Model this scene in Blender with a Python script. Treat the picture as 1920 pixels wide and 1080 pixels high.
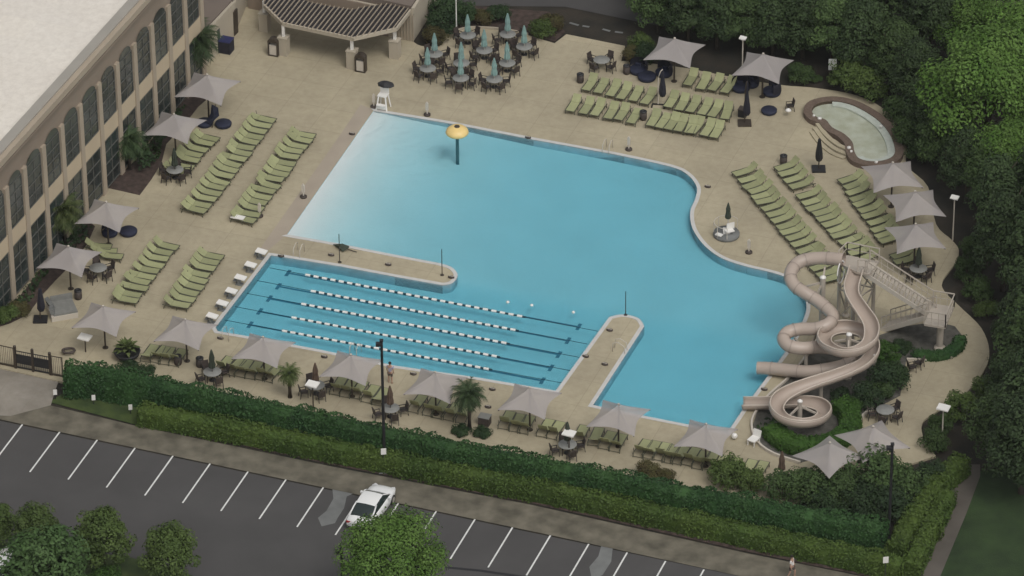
import bpy, bmesh, math, random
from math import radians as R, sin, cos, pi, sqrt, hypot, atan2, degrees
from mathutils import Vector, Matrix, geometry
for o in list(bpy.data.objects): bpy.data.objects.remove(o)
random.seed(7)
HAZE = .00005
scene = bpy.context.scene
COL = scene.collection
# ------------------------------------------------------------ camera, sky, sun, exposure
FPX, PITCH, ROLL, DIST = 9700.0, R(33.0), R(-0.48), 367.0
UANG = R(-20.44)                      # direction of the swimming lanes on the ground
_r, _f, _u = Vector((1, 0, 0)), Vector((0, cos(PITCH), -sin(PITCH))), Vector((0, sin(PITCH), cos(PITCH)))
CR = _r*cos(ROLL)+_u*sin(ROLL); CU = -_r*sin(ROLL)+_u*cos(ROLL); CC = -_f*DIST
cam = bpy.data.cameras.new('camera'); camo = bpy.data.objects.new('camera', cam); COL.objects.link(camo)
cam.sensor_width = 36; cam.lens = FPX/1920*36; cam.clip_start = 5; cam.clip_end = 5000
m = Matrix((CR, CU, -_f)).transposed().to_4x4(); m.translation = CC; camo.matrix_world = m
scene.camera = camo
def G(px, py, z=0.0):                 # where the line of sight through a photo pixel meets height z
    v = _f+CR*((px-960)/FPX)-CU*((py-540)/FPX); t = (z-CC.z)/v.z
    return CC+v*t
def W2(px, py): p = G(px, py); return (p.x, p.y)
SUN_EL, SUN_AZ = R(55), R(152)        # azimuth measured like sun_rotation
world = bpy.data.worlds.new('World'); scene.world = world; world.use_nodes = True
nt = world.node_tree; bg = nt.nodes['Background']; bg.inputs[1].default_value = 0.12
sky = nt.nodes.new('ShaderNodeTexSky'); sky.sky_type = 'NISHITA'; sky.sun_disc = False
sky.sun_elevation = SUN_EL; sky.sun_rotation = SUN_AZ; sky.air_density = 1.2; sky.dust_density = 4.0
hs = nt.nodes.new('ShaderNodeHueSaturation'); hs.inputs['Saturation'].default_value = 0.12
nt.links.new(sky.outputs[0], hs.inputs['Color']); nt.links.new(hs.outputs[0], bg.inputs[0])
sl = bpy.data.lights.new('sun', 'SUN'); sl.energy = 0.75; sl.angle = R(24); sl.color = (1, .95, .88)
slo = bpy.data.objects.new('sun', sl); COL.objects.link(slo)
sd = Vector((sin(SUN_AZ)*cos(SUN_EL), cos(SUN_AZ)*cos(SUN_EL), sin(SUN_EL)))
slo.rotation_euler = sd.to_track_quat('Z', 'Y').to_euler()
scene.render.engine = 'CYCLES'
scene.view_settings.view_transform = 'Standard'; scene.view_settings.look = 'None'
scene.view_settings.exposure = -0.05; scene.view_settings.gamma = 1
scene.cycles.transparent_max_bounces = 16; scene.cycles.max_bounces = 6

# ------------------------------------------------------------ materials
MATS = {}
def mat(name, col, rough=.75, var=.0, scale=3.0, col2=None, bump=0.0, bscale=20., metal=0., spec=.5, detail=4, island=0., objrand=0.):
    if name in MATS: return MATS[name]
    M = bpy.data.materials.new(name); M.use_nodes = True; n = M.node_tree; b = n.nodes['Principled BSDF']
    b.inputs['Roughness'].default_value = rough; b.inputs['Metallic'].default_value = metal
    b.inputs['Specular IOR Level'].default_value = spec
    tc = n.nodes.new('ShaderNodeTexCoord')
    if var > 0 or col2:
        nz = n.nodes.new('ShaderNodeTexNoise'); nz.inputs['Scale'].default_value = scale; nz.inputs['Detail'].default_value = detail
        n.links.new(tc.outputs['Object'], nz.inputs['Vector'])
        rp = n.nodes.new('ShaderNodeValToRGB'); rp.color_ramp.elements[0].position = .32; rp.color_ramp.elements[1].position = .68
        a = [max(0, c*(1-var)) for c in col]; c2 = col2 or [c*(1+var) for c in col]
        rp.color_ramp.elements[0].color = (*a, 1); rp.color_ramp.elements[1].color = (*c2, 1)
        n.links.new(nz.outputs['Fac'], rp.inputs[0]); out = rp.outputs[0]
    else:
        rgb = n.nodes.new('ShaderNodeRGB'); rgb.outputs[0].default_value = (*col, 1); out = rgb.outputs[0]
    for amt, src in ((island, 'i'), (objrand, 'o')):
        if amt > 0:
            if src == 'i': g = n.nodes.new('ShaderNodeNewGeometry').outputs['Random Per Island']
            else: g = n.nodes.new('ShaderNodeObjectInfo').outputs['Random']
            mr = n.nodes.new('ShaderNodeMapRange'); mr.inputs[3].default_value = 1-amt; mr.inputs[4].default_value = 1+amt
            n.links.new(g, mr.inputs[0])
            h = n.nodes.new('ShaderNodeHueSaturation'); n.links.new(out, h.inputs['Color']); n.links.new(mr.outputs[0], h.inputs['Value'])
            out = h.outputs[0]
    n.links.new(out, b.inputs['Base Color'])
    if bump > 0:
        n2 = n.nodes.new('ShaderNodeTexNoise'); n2.inputs['Scale'].default_value = bscale; n2.inputs['Detail'].default_value = 5
        n.links.new(tc.outputs['Object'], n2.inputs['Vector'])
        bp = n.nodes.new('ShaderNodeBump'); bp.inputs['Strength'].default_value = bump; bp.inputs['Distance'].default_value = .05
        n.links.new(n2.outputs['Fac'], bp.inputs['Height']); n.links.new(bp.outputs[0], b.inputs['Normal'])
    MATS[name] = M; return M
def add_joints(M, ang, pitch, strength, width=.02):   # saw-cut joints in poured concrete
    n = M.node_tree; b = n.nodes['Principled BSDF']; src = b.inputs['Base Color'].links[0].from_socket
    tc = n.nodes.new('ShaderNodeTexCoord'); mp = n.nodes.new('ShaderNodeMapping'); mp.inputs['Rotation'].default_value = (0, 0, -ang)
    n.links.new(tc.outputs['Object'], mp.inputs['Vector'])
    br = n.nodes.new('ShaderNodeTexBrick'); br.offset = 0; br.inputs['Scale'].default_value = 1
    br.inputs['Brick Width'].default_value = pitch; br.inputs['Row Height'].default_value = pitch
    br.inputs['Mortar Size'].default_value = width; br.inputs['Mortar Smooth'].default_value = .6
    br.inputs['Color1'].default_value = (1, 1, 1, 1); br.inputs['Color2'].default_value = (.955, .955, .965, 1)
    br.inputs['Mortar'].default_value = (1-strength,)*3+(1,)
    n.links.new(mp.outputs[0], br.inputs['Vector'])
    mx = n.nodes.new('ShaderNodeMix'); mx.data_type = 'RGBA'; mx.blend_type = 'MULTIPLY'; mx.inputs[0].default_value = 1
    n.links.new(src, mx.inputs[6]); n.links.new(br.outputs[0], mx.inputs[7])
    nz = n.nodes.new('ShaderNodeTexNoise'); nz.inputs['Scale'].default_value = 1.7; nz.inputs['Detail'].default_value = 8; nz.inputs['Roughness'].default_value = .7
    n.links.new(tc.outputs['Object'], nz.inputs['Vector'])
    rp = n.nodes.new('ShaderNodeValToRGB'); rp.color_ramp.elements[0].position = .35; rp.color_ramp.elements[1].position = .6
    rp.color_ramp.elements[0].color = (.88, .87, .86, 1); rp.color_ramp.elements[1].color = (1, 1, 1, 1)
    n.links.new(nz.outputs['Fac'], rp.inputs[0])
    m2 = n.nodes.new('ShaderNodeMix'); m2.data_type = 'RGBA'; m2.blend_type = 'MULTIPLY'; m2.inputs[0].default_value = 1
    n.links.new(mx.outputs[2], m2.inputs[6]); n.links.new(rp.outputs[0], m2.inputs[7])
    n.links.new(m2.outputs[2], b.inputs['Base Color'])
m_deck = mat('deck_concrete', (.365, .318, .222), .85, .0, .16, (.475, .416, .290), bump=.1, bscale=9); add_joints(m_deck, UANG, 3.1, .17, .035)
m_strip = mat('strip_concrete', (.37, .315, .25), .85, .06, .5)
m_coping = mat('coping_stone', (.56, .55, .53), .7, .05, 2)
m_pave = mat('pavement_concrete', (.27, .245, .205), .85, .12, .35, (.34, .31, .265)); add_joints(m_pave, UANG, 2.4, .1, .03)
m_walk = mat('stained_concrete', (.082, .074, .054), .9, .0, .75, (.185, .166, .125), bump=.3, bscale=5, detail=12)
m_asph = mat('asphalt', (.070, .067, .066), .9, .10, .25, bump=.25, bscale=30)
m_patch = mat('repair_patch', (.17, .175, .17), .9, .15, 1)
m_paint = mat('road_paint', (.72, .72, .69), .7, .08, 2)
m_grass = mat('grass', (.033, .058, .014), .9, .2, .8, (.06, .088, .02), bump=.5, bscale=12)
m_lawn = mat('lawn', (.015, .034, .008), .9, .2, .5, (.028, .056, .014), bump=.5, bscale=12)
m_soil = mat('woodland_soil', (.020, .019, .014), .95, .2, .5, (.038, .030, .021), bump=.6, bscale=6)
m_mulch = mat('red_mulch', (.05, .034, .027), .95, .25, 2.5, (.085, .058, .048), bump=.8, bscale=15)
m_gravel = mat('dark_gravel', (.075, .07, .06), .95, .2, 2., (.12, .115, .10), bump=.8, bscale=15)
m_poolwall = mat('pool_wall_tile', (.46, .62, .68), .6, .08, 2)
m_plaster = mat('pool_plaster', (.74, .79, .79), .7, .035, .22)
m_tile = mat('blue_tile', (.10, .23, .30), .4)
m_wallb = mat('brown_wall', (.265, .210, .162), .9, .06, .3, bump=.05)
m_wallt = mat('tan_wall', (.38, .315, .24), .9, .05, .4)
m_wallc = mat('cream_wall', (.42, .37, .29), .9, .05, .4)
m_span = mat('tan_panel', (.50, .41, .29), .9, .05, .4)
m_cap = mat('metal_coping', (.34, .315, .275), .5, .05, .5)
m_roof = mat('roof_membrane', (.77, .715, .635), .8, .0, .12, (.81, .765, .69))
m_broof = mat('brown_roof', (.16, .128, .105), .9, .1, .3)
m_glass = mat('dark_glass', (.022, .03, .031), .12, .25, .35, (.05, .065, .062))
m_glass2 = mat('sky_reflect_glass', (.035, .045, .043), .15, .4, .3, (.085, .095, .088))  # upper panes: sky reflection painted in as a lighter base colour
m_mull = mat('window_frame', (.10, .10, .09), .5)
m_white = mat('white_paint', (.78, .76, .72), .5)
m_cream = mat('cream_metal', (.55, .50, .43), .5)
m_sail = mat('shade_fabric', (.355, .325, .312), .8, .05, .8)
m_post = mat('bronze_post', (.05, .038, .028), .5)
m_black = mat('black_metal', (.018, .018, .02), .5)
m_lime = mat('lime_sling', (.305, .315, .165), .75, .06, 3, objrand=.12)
m_lframe = mat('olive_frame', (.085, .088, .06), .5)
m_teal = mat('teal_canvas', (.21, .33, .31), .8, .15, 3)
m_tabt = mat('table_top', (.24, .24, .225), .5, .1, 3)
m_brown = mat('brown_wicker', (.055, .042, .036), .7, .2, 6, objrand=.2)
m_navy = mat('navy_fabric', (.014, .018, .042), .75, .2, 3)
m_navyu = mat('navy_canvas', (.012, .012, .022), .8, .2, 5)
m_green = mat('dark_green_canvas', (.035, .045, .03), .8, .2, 5)
m_browncv = mat('brown_canvas', (.10, .065, .045), .8, .2, 5)
m_grey = mat('grey_fabric', (.20, .20, .185), .8, .1, 3)
m_slide = mat('slide_gelcoat', (.43, .355, .30), .38, .06, .6, spec=.5)
m_tower = mat('tower_paint', (.44, .39, .33), .6, .08, .8)
m_yellow = mat('yellow_fibreglass', (.82, .60, .24), .4, .06, 2)
m_tealp = mat('teal_pole', (.03, .11, .13), .5)
m_brick = mat('brown_brick', (.145, .105, .080), .9, .2, 6, bump=.4, bscale=25)
m_spa = mat('spa_plaster', (.60, .60, .50), .6, .0, 1.2, (.76, .77, .72))
m_red = mat('red_fabric', (.35, .03, .04), .7)
m_car = mat('car_paint', (.80, .80, .79), .25, spec=.6)
m_cglass = mat('car_glass', (.025, .035, .035), .12)
m_tyre = mat('tyre_rubber', (.02, .02, .02), .8)
m_lampred = mat('tail_lamp', (.35, .02, .02), .3)
m_lampw = mat('head_lamp', (.6, .6, .6), .2)
m_bark = mat('bark', (.07, .055, .04), .9, .2, 4)
m_rope = mat('dark_rope_float', (.01, .035, .05), .6)
m_skin = mat('skin', (.42, .26, .19), .6)
m_lilac = mat('lilac_cloth', (.36, .34, .44), .8)
m_hair = mat('dark_hair', (.02, .015, .01), .8)
m_short = mat('shorts_cloth', (.09, .07, .06), .8)
def leafmat(name, c1, c2, isl=.22, sc=.55): return mat(name, c1, .7, 0, sc, c2, island=isl, spec=.25, objrand=.18)
L_dark = leafmat('leaf_dark', (.026, .047, .017), (.048, .078, .027))
L_wood = leafmat('leaf_wood', (.036, .064, .020), (.064, .104, .032))
L_mid = leafmat('leaf_mid', (.027, .052, .014), (.052, .086, .025))
L_bright = leafmat('leaf_bright', (.062, .130, .018), (.104, .180, .038))
L_hedge = leafmat('leaf_hedge_dark', (.021, .060, .017), (.037, .088, .024))
L_hedge2 = leafmat('leaf_hedge_light', (.043, .080, .015), (.074, .116, .022), sc=.35)
L_ball = leafmat('leaf_ring_hedge', (.028, .070, .010), (.045, .098, .015))
L_cover = leafmat('leaf_cover', (.016, .036, .014), (.032, .058, .018))
L_olive = leafmat('leaf_olive', (.045, .075, .017), (.080, .118, .030))
L_fresh = leafmat('leaf_fresh', (.038, .082, .020), (.070, .120, .040))
L_red = leafmat('leaf_russet', (.06, .045, .02), (.085, .085, .028))
L_palm = leafmat('leaf_palm', (.045, .070, .018), (.095, .115, .04), sc=2)
L_palmd = leafmat('leaf_palm_dark', (.025, .048, .018), (.05, .078, .03), sc=2)

def mesh_cloth(M, f):                  # open weave: part of the light passes straight through
    n = M.node_tree; o = n.nodes['Material Output']; b = n.nodes['Principled BSDF']; t = n.nodes.new('ShaderNodeBsdfTransparent'); x = n.nodes.new('ShaderNodeMixShader')
    x.inputs[0].default_value = f; n.links.new(b.outputs[0], x.inputs[1]); n.links.new(t.outputs[0], x.inputs[2]); n.links.new(x.outputs[0], o.inputs['Surface'])
mesh_cloth(m_sail, .16)
# ------------------------------------------------------------ object helpers
def tag(o, label=None, cat=None, group=None, kind=None):
    if label: o['label'] = label
    if cat: o['category'] = cat
    if group: o['group'] = group
    if kind: o['kind'] = kind
    return o
def thing(name, label, cat, loc=(0, 0, 0), rz=0., group=None):
    o = bpy.data.objects.new(name, None); COL.objects.link(o); o.location = loc; o.rotation_euler = (0, 0, rz)
    o.empty_display_size = .3
    return tag(o, label, cat, group)
def copy_tree(o, loc, rz, label, parent=None):
    c = o.copy(); COL.objects.link(c)
    if parent: c.parent = parent
    else:
        c.location = loc; c.rotation_euler = (0, 0, rz); c['label'] = label
    for ch in list(o.children): copy_tree(ch, None, None, None, c)
    return c
ORD = 'first second third fourth fifth sixth seventh eighth ninth tenth eleventh twelfth thirteenth fourteenth fifteenth sixteenth seventeenth eighteenth nineteenth twentieth'.split()
class MB:
    def __init__(s): s.v = []; s.f = []; s.sm = []
    def add(s, vs, fs, smooth=False):
        k = len(s.v); s.v += [tuple(p) for p in vs]; s.f += [tuple(i+k for i in f) for f in fs]; s.sm += [smooth]*len(fs); return s
    def box(s, c, d, rz=0., ry=0.):
        x, y, z = d[0]/2, d[1]/2, d[2]/2; M = Matrix.Rotation(rz, 3, 'Z') @ Matrix.Rotation(ry, 3, 'Y'); C = Vector(c)
        vs = [C+M @ Vector((a*x, b*y, e*z)) for a in (-1, 1) for b in (-1, 1) for e in (-1, 1)]
        return s.add(vs, [(0, 1, 3, 2), (4, 6, 7, 5), (0, 4, 5, 1), (2, 3, 7, 6), (0, 2, 6, 4), (1, 5, 7, 3)])
    def bar(s, a, b, w, h=None):
        a, b = Vector(a), Vector(b); d = b-a; L = d.length
        if L < 1e-6: return s
        h = h or w; x = d/L; y = Vector((0, 0, 1)).cross(x)
        if y.length < 1e-4: y = Vector((0, 1, 0))
        y.normalize(); z = x.cross(y)
        vs = [p+y*(i*w/2)+z*(j*h/2) for p in (a, b) for i in (-1, 1) for j in (-1, 1)]
        return s.add(vs, [(0, 1, 3, 2), (4, 6, 7, 5), (0, 4, 5, 1), (2, 3, 7, 6), (0, 2, 6, 4), (1, 5, 7, 3)])
    def cyl(s, a, b, r0, r1=None, n=10, cap=True):
        r1 = r0 if r1 is None else r1; a, b = Vector(a), Vector(b); d = (b-a).normalized()
        y = d.orthogonal().normalized(); z = d.cross(y)
        vs = [a+(y*cos(2*pi*i/n)+z*sin(2*pi*i/n))*r0 for i in range(n)]+[b+(y*cos(2*pi*i/n)+z*sin(2*pi*i/n))*r1 for i in range(n)]
        s.add(vs, [(i, (i+1) % n, n+(i+1) % n, n+i) for i in range(n)], True)
        if cap: s.add(vs, [tuple(reversed(range(n))), tuple(range(n, 2*n))])
        return s
    def lathe(s, prof, c=(0, 0, 0), n=16, smooth=True, sx=1, sy=1):
        vs = []; fs = []
        for r, z in prof: vs += [(c[0]+r*cos(2*pi*i/n)*sx, c[1]+r*sin(2*pi*i/n)*sy, c[2]+z) for i in range(n)]
        for k in range(len(prof)-1):
            fs += [(k*n+i, k*n+(i+1) % n, (k+1)*n+(i+1) % n, (k+1)*n+i) for i in range(n)]
        fs.append(tuple(reversed(range(n)))); fs.append(tuple(range((len(prof)-1)*n, len(prof)*n)))
        return s.add(vs, fs, smooth)
    def tube(s, path, r, n=10, smooth=True, cap=True):
        P = [Vector(p) for p in path]; vs = []; fs = []
        for i, p in enumerate(P):
            d = (P[min(i+1, len(P)-1)]-P[max(i-1, 0)]).normalized(); y = Vector((0, 0, 1)).cross(d)
            if y.length < 1e-3: y = Vector((1, 0, 0))
            y.normalize(); z = d.cross(y); rr = r[i] if isinstance(r, (list, tuple)) else r
            vs += [p+(y*cos(2*pi*k/n)+z*sin(2*pi*k/n))*rr for k in range(n)]
        for i in range(len(P)-1): fs += [(i*n+k, i*n+(k+1) % n, (i+1)*n+(k+1) % n, (i+1)*n+k) for k in range(n)]
        if cap: fs += [tuple(reversed(range(n))), tuple(range((len(P)-1)*n, len(P)*n))]
        return s.add(vs, fs, smooth)
    def prism(s, pts, z0, z1, bottom=True):
        n = len(pts); A = sum(pts[i][0]*pts[(i+1) % n][1]-pts[(i+1) % n][0]*pts[i][1] for i in range(n))
        if A < 0: pts = list(reversed(pts))
        vs = [(p[0], p[1], z0) for p in pts]+[(p[0], p[1], z1) for p in pts]
        fs = [(i, (i+1) % n, n+(i+1) % n, n+i) for i in range(n)]+[tuple(range(n, 2*n))]
        if bottom: fs.append(tuple(reversed(range(n))))
        return s.add(vs, fs)
    def build(s, name, material, parent=None, loc=None, rz=0., fix=False):
        me = bpy.data.meshes.new(name); me.from_pydata(s.v, [], s.f); me.polygons.foreach_set('use_smooth', s.sm)
        me.materials.append(material)
        if fix:
            b = bmesh.new(); b.from_mesh(me); bmesh.ops.recalc_face_normals(b, faces=b.faces); b.to_mesh(me); b.free()
        me.update(); o = bpy.data.objects.new(name, me); COL.objects.link(o)
        if parent: o.parent = parent
        if loc is not None: o.location = loc; o.rotation_euler = (0, 0, rz)
        return o
def single(mb, name, material, label, cat, loc, rz=0., group=None, fix=False):
    return tag(mb.build(name, material, None, loc, rz, fix), label, cat, group)
def cr(pts, n=6, closed=False):       # Catmull-Rom
    P = [tuple(p) for p in pts]; out = []; N = len(P)
    for i in range(N if closed else N-1):
        if closed: a, b, c, d = P[(i-1) % N], P[i], P[(i+1) % N], P[(i+2) % N]
        else: a, b, c, d = P[max(i-1, 0)], P[i], P[i+1], P[min(i+2, N-1)]
        for k in range(n):
            t = k/n
            out.append(tuple(.5*((2*b[j])+(-a[j]+c[j])*t+(2*a[j]-5*b[j]+4*c[j]-d[j])*t*t+(-a[j]+3*b[j]-3*c[j]+d[j])*t**3) for j in range(len(b))))
    if not closed: out.append(P[-1])
    return out
def sheet(name, pts, z, material, holes=(), skirt=0., kind='structure', label=None):
    polys = [[Vector((p[0], p[1], 0)) for p in q] for q in [pts]+list(holes)]
    tris = geometry.tessellate_polygon(polys); vs = [(v.x, v.y, z) for q in polys for v in q]
    b = MB(); fs = []
    for t in tris:
        a, c, d = [Vector(vs[i]) for i in t]; fs.append(t if (c-a).cross(d-a).z > 0 else (t[0], t[2], t[1]))
    b.add(vs, fs)
    if skirt > 0:
        n = len(pts); v2 = [(p[0], p[1], z) for p in pts]+[(p[0], p[1], z-skirt) for p in pts]
        b.add(v2, [(i, (i+1) % n, n+(i+1) % n, n+i) for i in range(n)])
    o = b.build(name, material); tag(o, label, None, None, kind); return o
def px(lst, cv=0): return [W2(*p) for p in (cr(lst, cv) if cv else lst)]
def inside(p, poly):
    c = False; n = len(poly); j = n-1
    for i in range(n):
        a, b = poly[i], poly[j]
        if (a[1] > p[1]) != (b[1] > p[1]) and p[0] < (b[0]-a[0])*(p[1]-a[1])/(b[1]-a[1])+a[0]: c = not c
        j = i
    return c

# ------------------------------------------------------------ pool outline (metres on the ground)
pool_px = [(700, 208), (840, 231), (1000, 262), (1150, 289)]
pool_px += cr([(1150, 289), (1255, 312), (1288, 327), (1306, 350), (1304, 372), (1294, 398), (1299, 430), (1322, 462), (1355, 485), (1400, 500), (1450, 512), (1480, 524), (1502, 546), (1512, 572), (1506, 600), (1480, 650)], 4)[1:]
pool_px += [(1440, 705), (1395, 765), (1364, 811), (1212, 781), (1112, 760)]
pool_px += cr([(1208, 612), (1197, 597), (1168, 590), (1142, 595)], 4)
pool_px += [(1042, 733), (900, 709), (740, 686), (600, 656), (465, 631), (408, 621), (404, 614), (508, 479), (530, 482), (640, 500), (740, 519)]
pool_px += cr([(830, 535), (848, 531), (858, 516), (846, 501), (820, 493)], 4)
pool_px += [(740, 478), (640, 458), (538, 440)]
pool = [W2(*p) for p in pool_px]
B0, B1 = Vector(W2(700, 208)), Vector(W2(538, 440))
L0, L1 = Vector(W2(508, 478)), Vector(W2(835, 536))
def floor_z(p):
    p = Vector(p); e = (B1-B0).normalized(); w = p-B0; d = abs(w.x*e.y-w.y*e.x)
    dep = .05+.57*(1-math.exp(-(max(d, 0)/7.5)**1.12))
    l = (L1-L0).normalized(); w = p-L0; s = l.x*w.y-l.y*w.x          # <0 on the lap side
    k = min(1, max(0, (2.3-s)/2.0)); k = k*k*(3-2*k)
    return -(dep*(1-k)+.70*k)-.03
# ground, hole left under the deck for the basin
hole = px([(655, 165), (1345, 285), (1440, 470), (1560, 560), (1400, 850), (360, 640)])
big = [(-600, -500), (600, -500), (600, 900), (-600, 900)]
sheet('ground', big, -.15, m_soil, [hole])
deck_px = [(-120, 560), (-120, 700), (0, 690), (100, 712), (1000, 912), (1330, 975), (1470, 950), (1600, 905), (1700, 872), (1755, 855)]
deck_px += cr([(1755, 855), (1733, 825), (1730, 792), (1762, 768), (1810, 738), (1845, 695), (1855, 658), (1840, 615), (1800, 575), (1770, 545), (1768, 525), (1790, 495), (1798, 470), (1785, 450), (1755, 420), (1740, 350), (1700, 310), (1700, 270), (1670, 215), (1610, 180), (1530, 165), (1470, 160), (1400, 150)], 4)[1:]
deck_px += [(1290, 128), (1215, 118), (1165, 114), (1172, 86), (1062, 64), (1040, 81), (990, 66), (945, 57)]
deck_px += cr([(945, 57), (890, 53), (860, 57), (835, 68), (825, 86), (790, 86), (775, 78)], 3)[1:]
deck_px += [(800, -30), (300, -60), (200, 60)]
deck = [W2(*p) for p in deck_px]
sheet('pool_deck', deck, 0, m_deck, [pool], skirt=.18)
# basin
def basin():
    n = len(pool); verts = [Vector(p) for p in pool]; edges = [(i, (i+1) % n) for i in range(n)]
    xs = [p[0] for p in pool]; ys = [p[1] for p in pool]; y = min(ys)
    while y < max(ys):
        x = min(xs)
        while x < max(xs):
            if inside((x, y), pool): verts.append(Vector((x+.01, y+.013)))
            x += 1.0
        y += 1.0
    r = geometry.delaunay_2d_cdt(verts, edges, [], 1, 1e-5); b = MB()
    vs = [(v.x, v.y, floor_z((v.x, v.y))) for v in r[0]]
    fs = []
    for t in r[2]:
        c = sum((Vector(r[0][i]) for i in t), Vector((0, 0)))/len(t)
        if inside(c, pool):
            a, c2, d = [Vector(vs[i]) for i in t[:3]]; fs.append(tuple(t) if (c2-a).cross(d-a).z > 0 else tuple(reversed(t)))
    b.add(vs, fs, True)
    v2 = [(p[0], p[1], 0) for p in pool]+[(p[0], p[1], floor_z(p)) for p in pool]
    w = MB(); w.add(v2, [(i, n+i, n+(i+1) % n, (i+1) % n) for i in range(n)]); tag(w.build('pool_wall', m_poolwall), kind='structure')
    return b
tag(basin().build('pool_basin', m_plaster), kind='structure')
# water: a closed body that absorbs red light, with a thin reflecting surface
mw = bpy.data.materials.new('pool_water'); mw.use_nodes = True; n = mw.node_tree; n.nodes.clear()
out = n.nodes.new('ShaderNodeOutputMaterial'); tr = n.nodes.new('ShaderNodeBsdfTransparent'); gl = n.nodes.new('ShaderNodeBsdfGlossy'); gl.inputs['Roughness'].default_value = .08
fr = n.nodes.new('ShaderNodeFresnel'); fr.inputs[0].default_value = 1.33; mx = n.nodes.new('ShaderNodeMixShader')
tc = n.nodes.new('ShaderNodeTexCoord'); nz = n.nodes.new('ShaderNodeTexNoise'); nz.inputs['Scale'].default_value = 1.6; nz.inputs['Detail'].default_value = 6
bp = n.nodes.new('ShaderNodeBump'); bp.inputs['Strength'].default_value = .8; bp.inputs['Distance'].default_value = .12
n.links.new(tc.outputs['Object'], nz.inputs['Vector']); n.links.new(nz.outputs['Fac'], bp.inputs['Height'])
n.links.new(bp.outputs[0], fr.inputs['Normal']); n.links.new(bp.outputs[0], gl.inputs['Normal'])
n.links.new(fr.outputs[0], mx.inputs[0]); n.links.new(tr.outputs[0], mx.inputs[1]); n.links.new(gl.outputs[0], mx.inputs[2]); n.links.new(mx.outputs[0], out.inputs[0])
va = n.nodes.new('ShaderNodeVolumeAbsorption'); va.inputs['Color'].default_value = (.17, .775, .885, 1); va.inputs['Density'].default_value = .90
n.links.new(va.outputs[0], out.inputs['Volume'])
WZ = -.07
w = MB(); w.prism(pool, -2.0, WZ); tag(w.build('pool_water', mw), kind='structure')
# coping
def offset(poly, d):
    n = len(poly); out = []
    A = sum(poly[i][0]*poly[(i+1) % n][1]-poly[(i+1) % n][0]*poly[i][1] for i in range(n)); s = 1 if A > 0 else -1
    for i in range(n):
        a, b, c = Vector(poly[i-1]), Vector(poly[i]), Vector(poly[(i+1) % n])
        e1, e2 = (b-a).normalized(), (c-b).normalized(); n1 = Vector((e1.y, -e1.x))*s; n2 = Vector((e2.y, -e2.x))*s
        h = n1+n2; h = h.normalized() if h.length > .1 else n1
        out.append(tuple(b+h*(d/max(.5, h.dot(n1)))))
    return out
def band(name, poly, closed, d, z, h, material, kind='structure', skip=None):
    o2 = offset(poly, d); b = MB(); n = len(poly)
    for i in range(n if closed else n-1):
        if skip and skip(i): continue
        j = (i+1) % n; a, c, d2, e = poly[i], poly[j], o2[j], o2[i]
        vs = [(a[0], a[1], z), (c[0], c[1], z), (d2[0], d2[1], z), (e[0], e[1], z), (a[0], a[1], z-h), (c[0], c[1], z-h), (d2[0], d2[1], z-h), (e[0], e[1], z-h)]
        b.add(vs, [(0, 1, 2, 3), (0, 4, 5, 1), (3, 2, 6, 7)])
    return tag(b.build(name, material, fix=True), kind=kind)
band('pool_coping', pool, True, .28, .03, .1, m_coping, skip=lambda i: i == len(pool)-1)
# floor lane lines with T ends
lanesT = [((540, 512), (1085, 613)), ((522, 537), (1065, 639)), ((505, 560), (1048, 665)), ((487, 584), (1033, 690)), ((469, 609), (1017, 714))]
b = MB()
for a, c in lanesT:
    A, C2 = G(*a, -.722), G(*c, -.722); d = (C2-A).normalized(); q = Vector((-d.y, d.x, 0))
    for P, Q, wd in ((A, C2, .2), (A-q*.42, A+q*.42, .26), (C2-q*.42, C2+q*.42, .26)):
        e = (Q-P).normalized(); s = Vector((-e.y, e.x, 0))*wd/2; zz = Vector((0, 0, .005 if wd < .25 else .008))
        b.add([P-s+zz, Q-s+zz, Q+s+zz, P+s+zz], [(0, 1, 2, 3)])
tag(b.build('lane_markings', m_tile), kind='structure')
# strips and sheets on the deck
beach_strip = px([(700, 206), (537, 441), (502, 470), (488, 466), (640, 250), (676, 196)])
sheet('beach_edge_strip', beach_strip, .006, m_strip)
def bed(name, pts, material, z=.03, cv=0): return sheet(name, px(pts, cv), z, material, skirt=.03)
bed('mulch_bed', [(200, 352), (262, 366), (285, 335), (303, 305), (312, 270), (345, 235), (372, 200), (405, 172), (385, 145), (330, 205), (255, 300)], m_mulch)
bed('planting_bed', [(-40, 625), (0, 600), (60, 528), (110, 462), (160, 408), (178, 425), (165, 455), (140, 490), (105, 525), (80, 552), (52, 590), (20, 606)], m_mulch)
bed('slide_bed', [(1532, 648), (1487, 704), (1445, 744), (1419, 775), (1410, 800), (1420, 830), (1450, 851), (1500, 868), (1560, 852), (1597, 818), (1603, 797), (1638, 768), (1688, 742), (1700, 672), (1652, 628), (1600, 640)], m_gravel)
bed('stair_bed', [(1652, 628), (1700, 612), (1755, 604), (1790, 612), (1806, 632), (1803, 652), (1780, 670), (1755, 676), (1700, 672)], m_gravel, .034)
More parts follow.
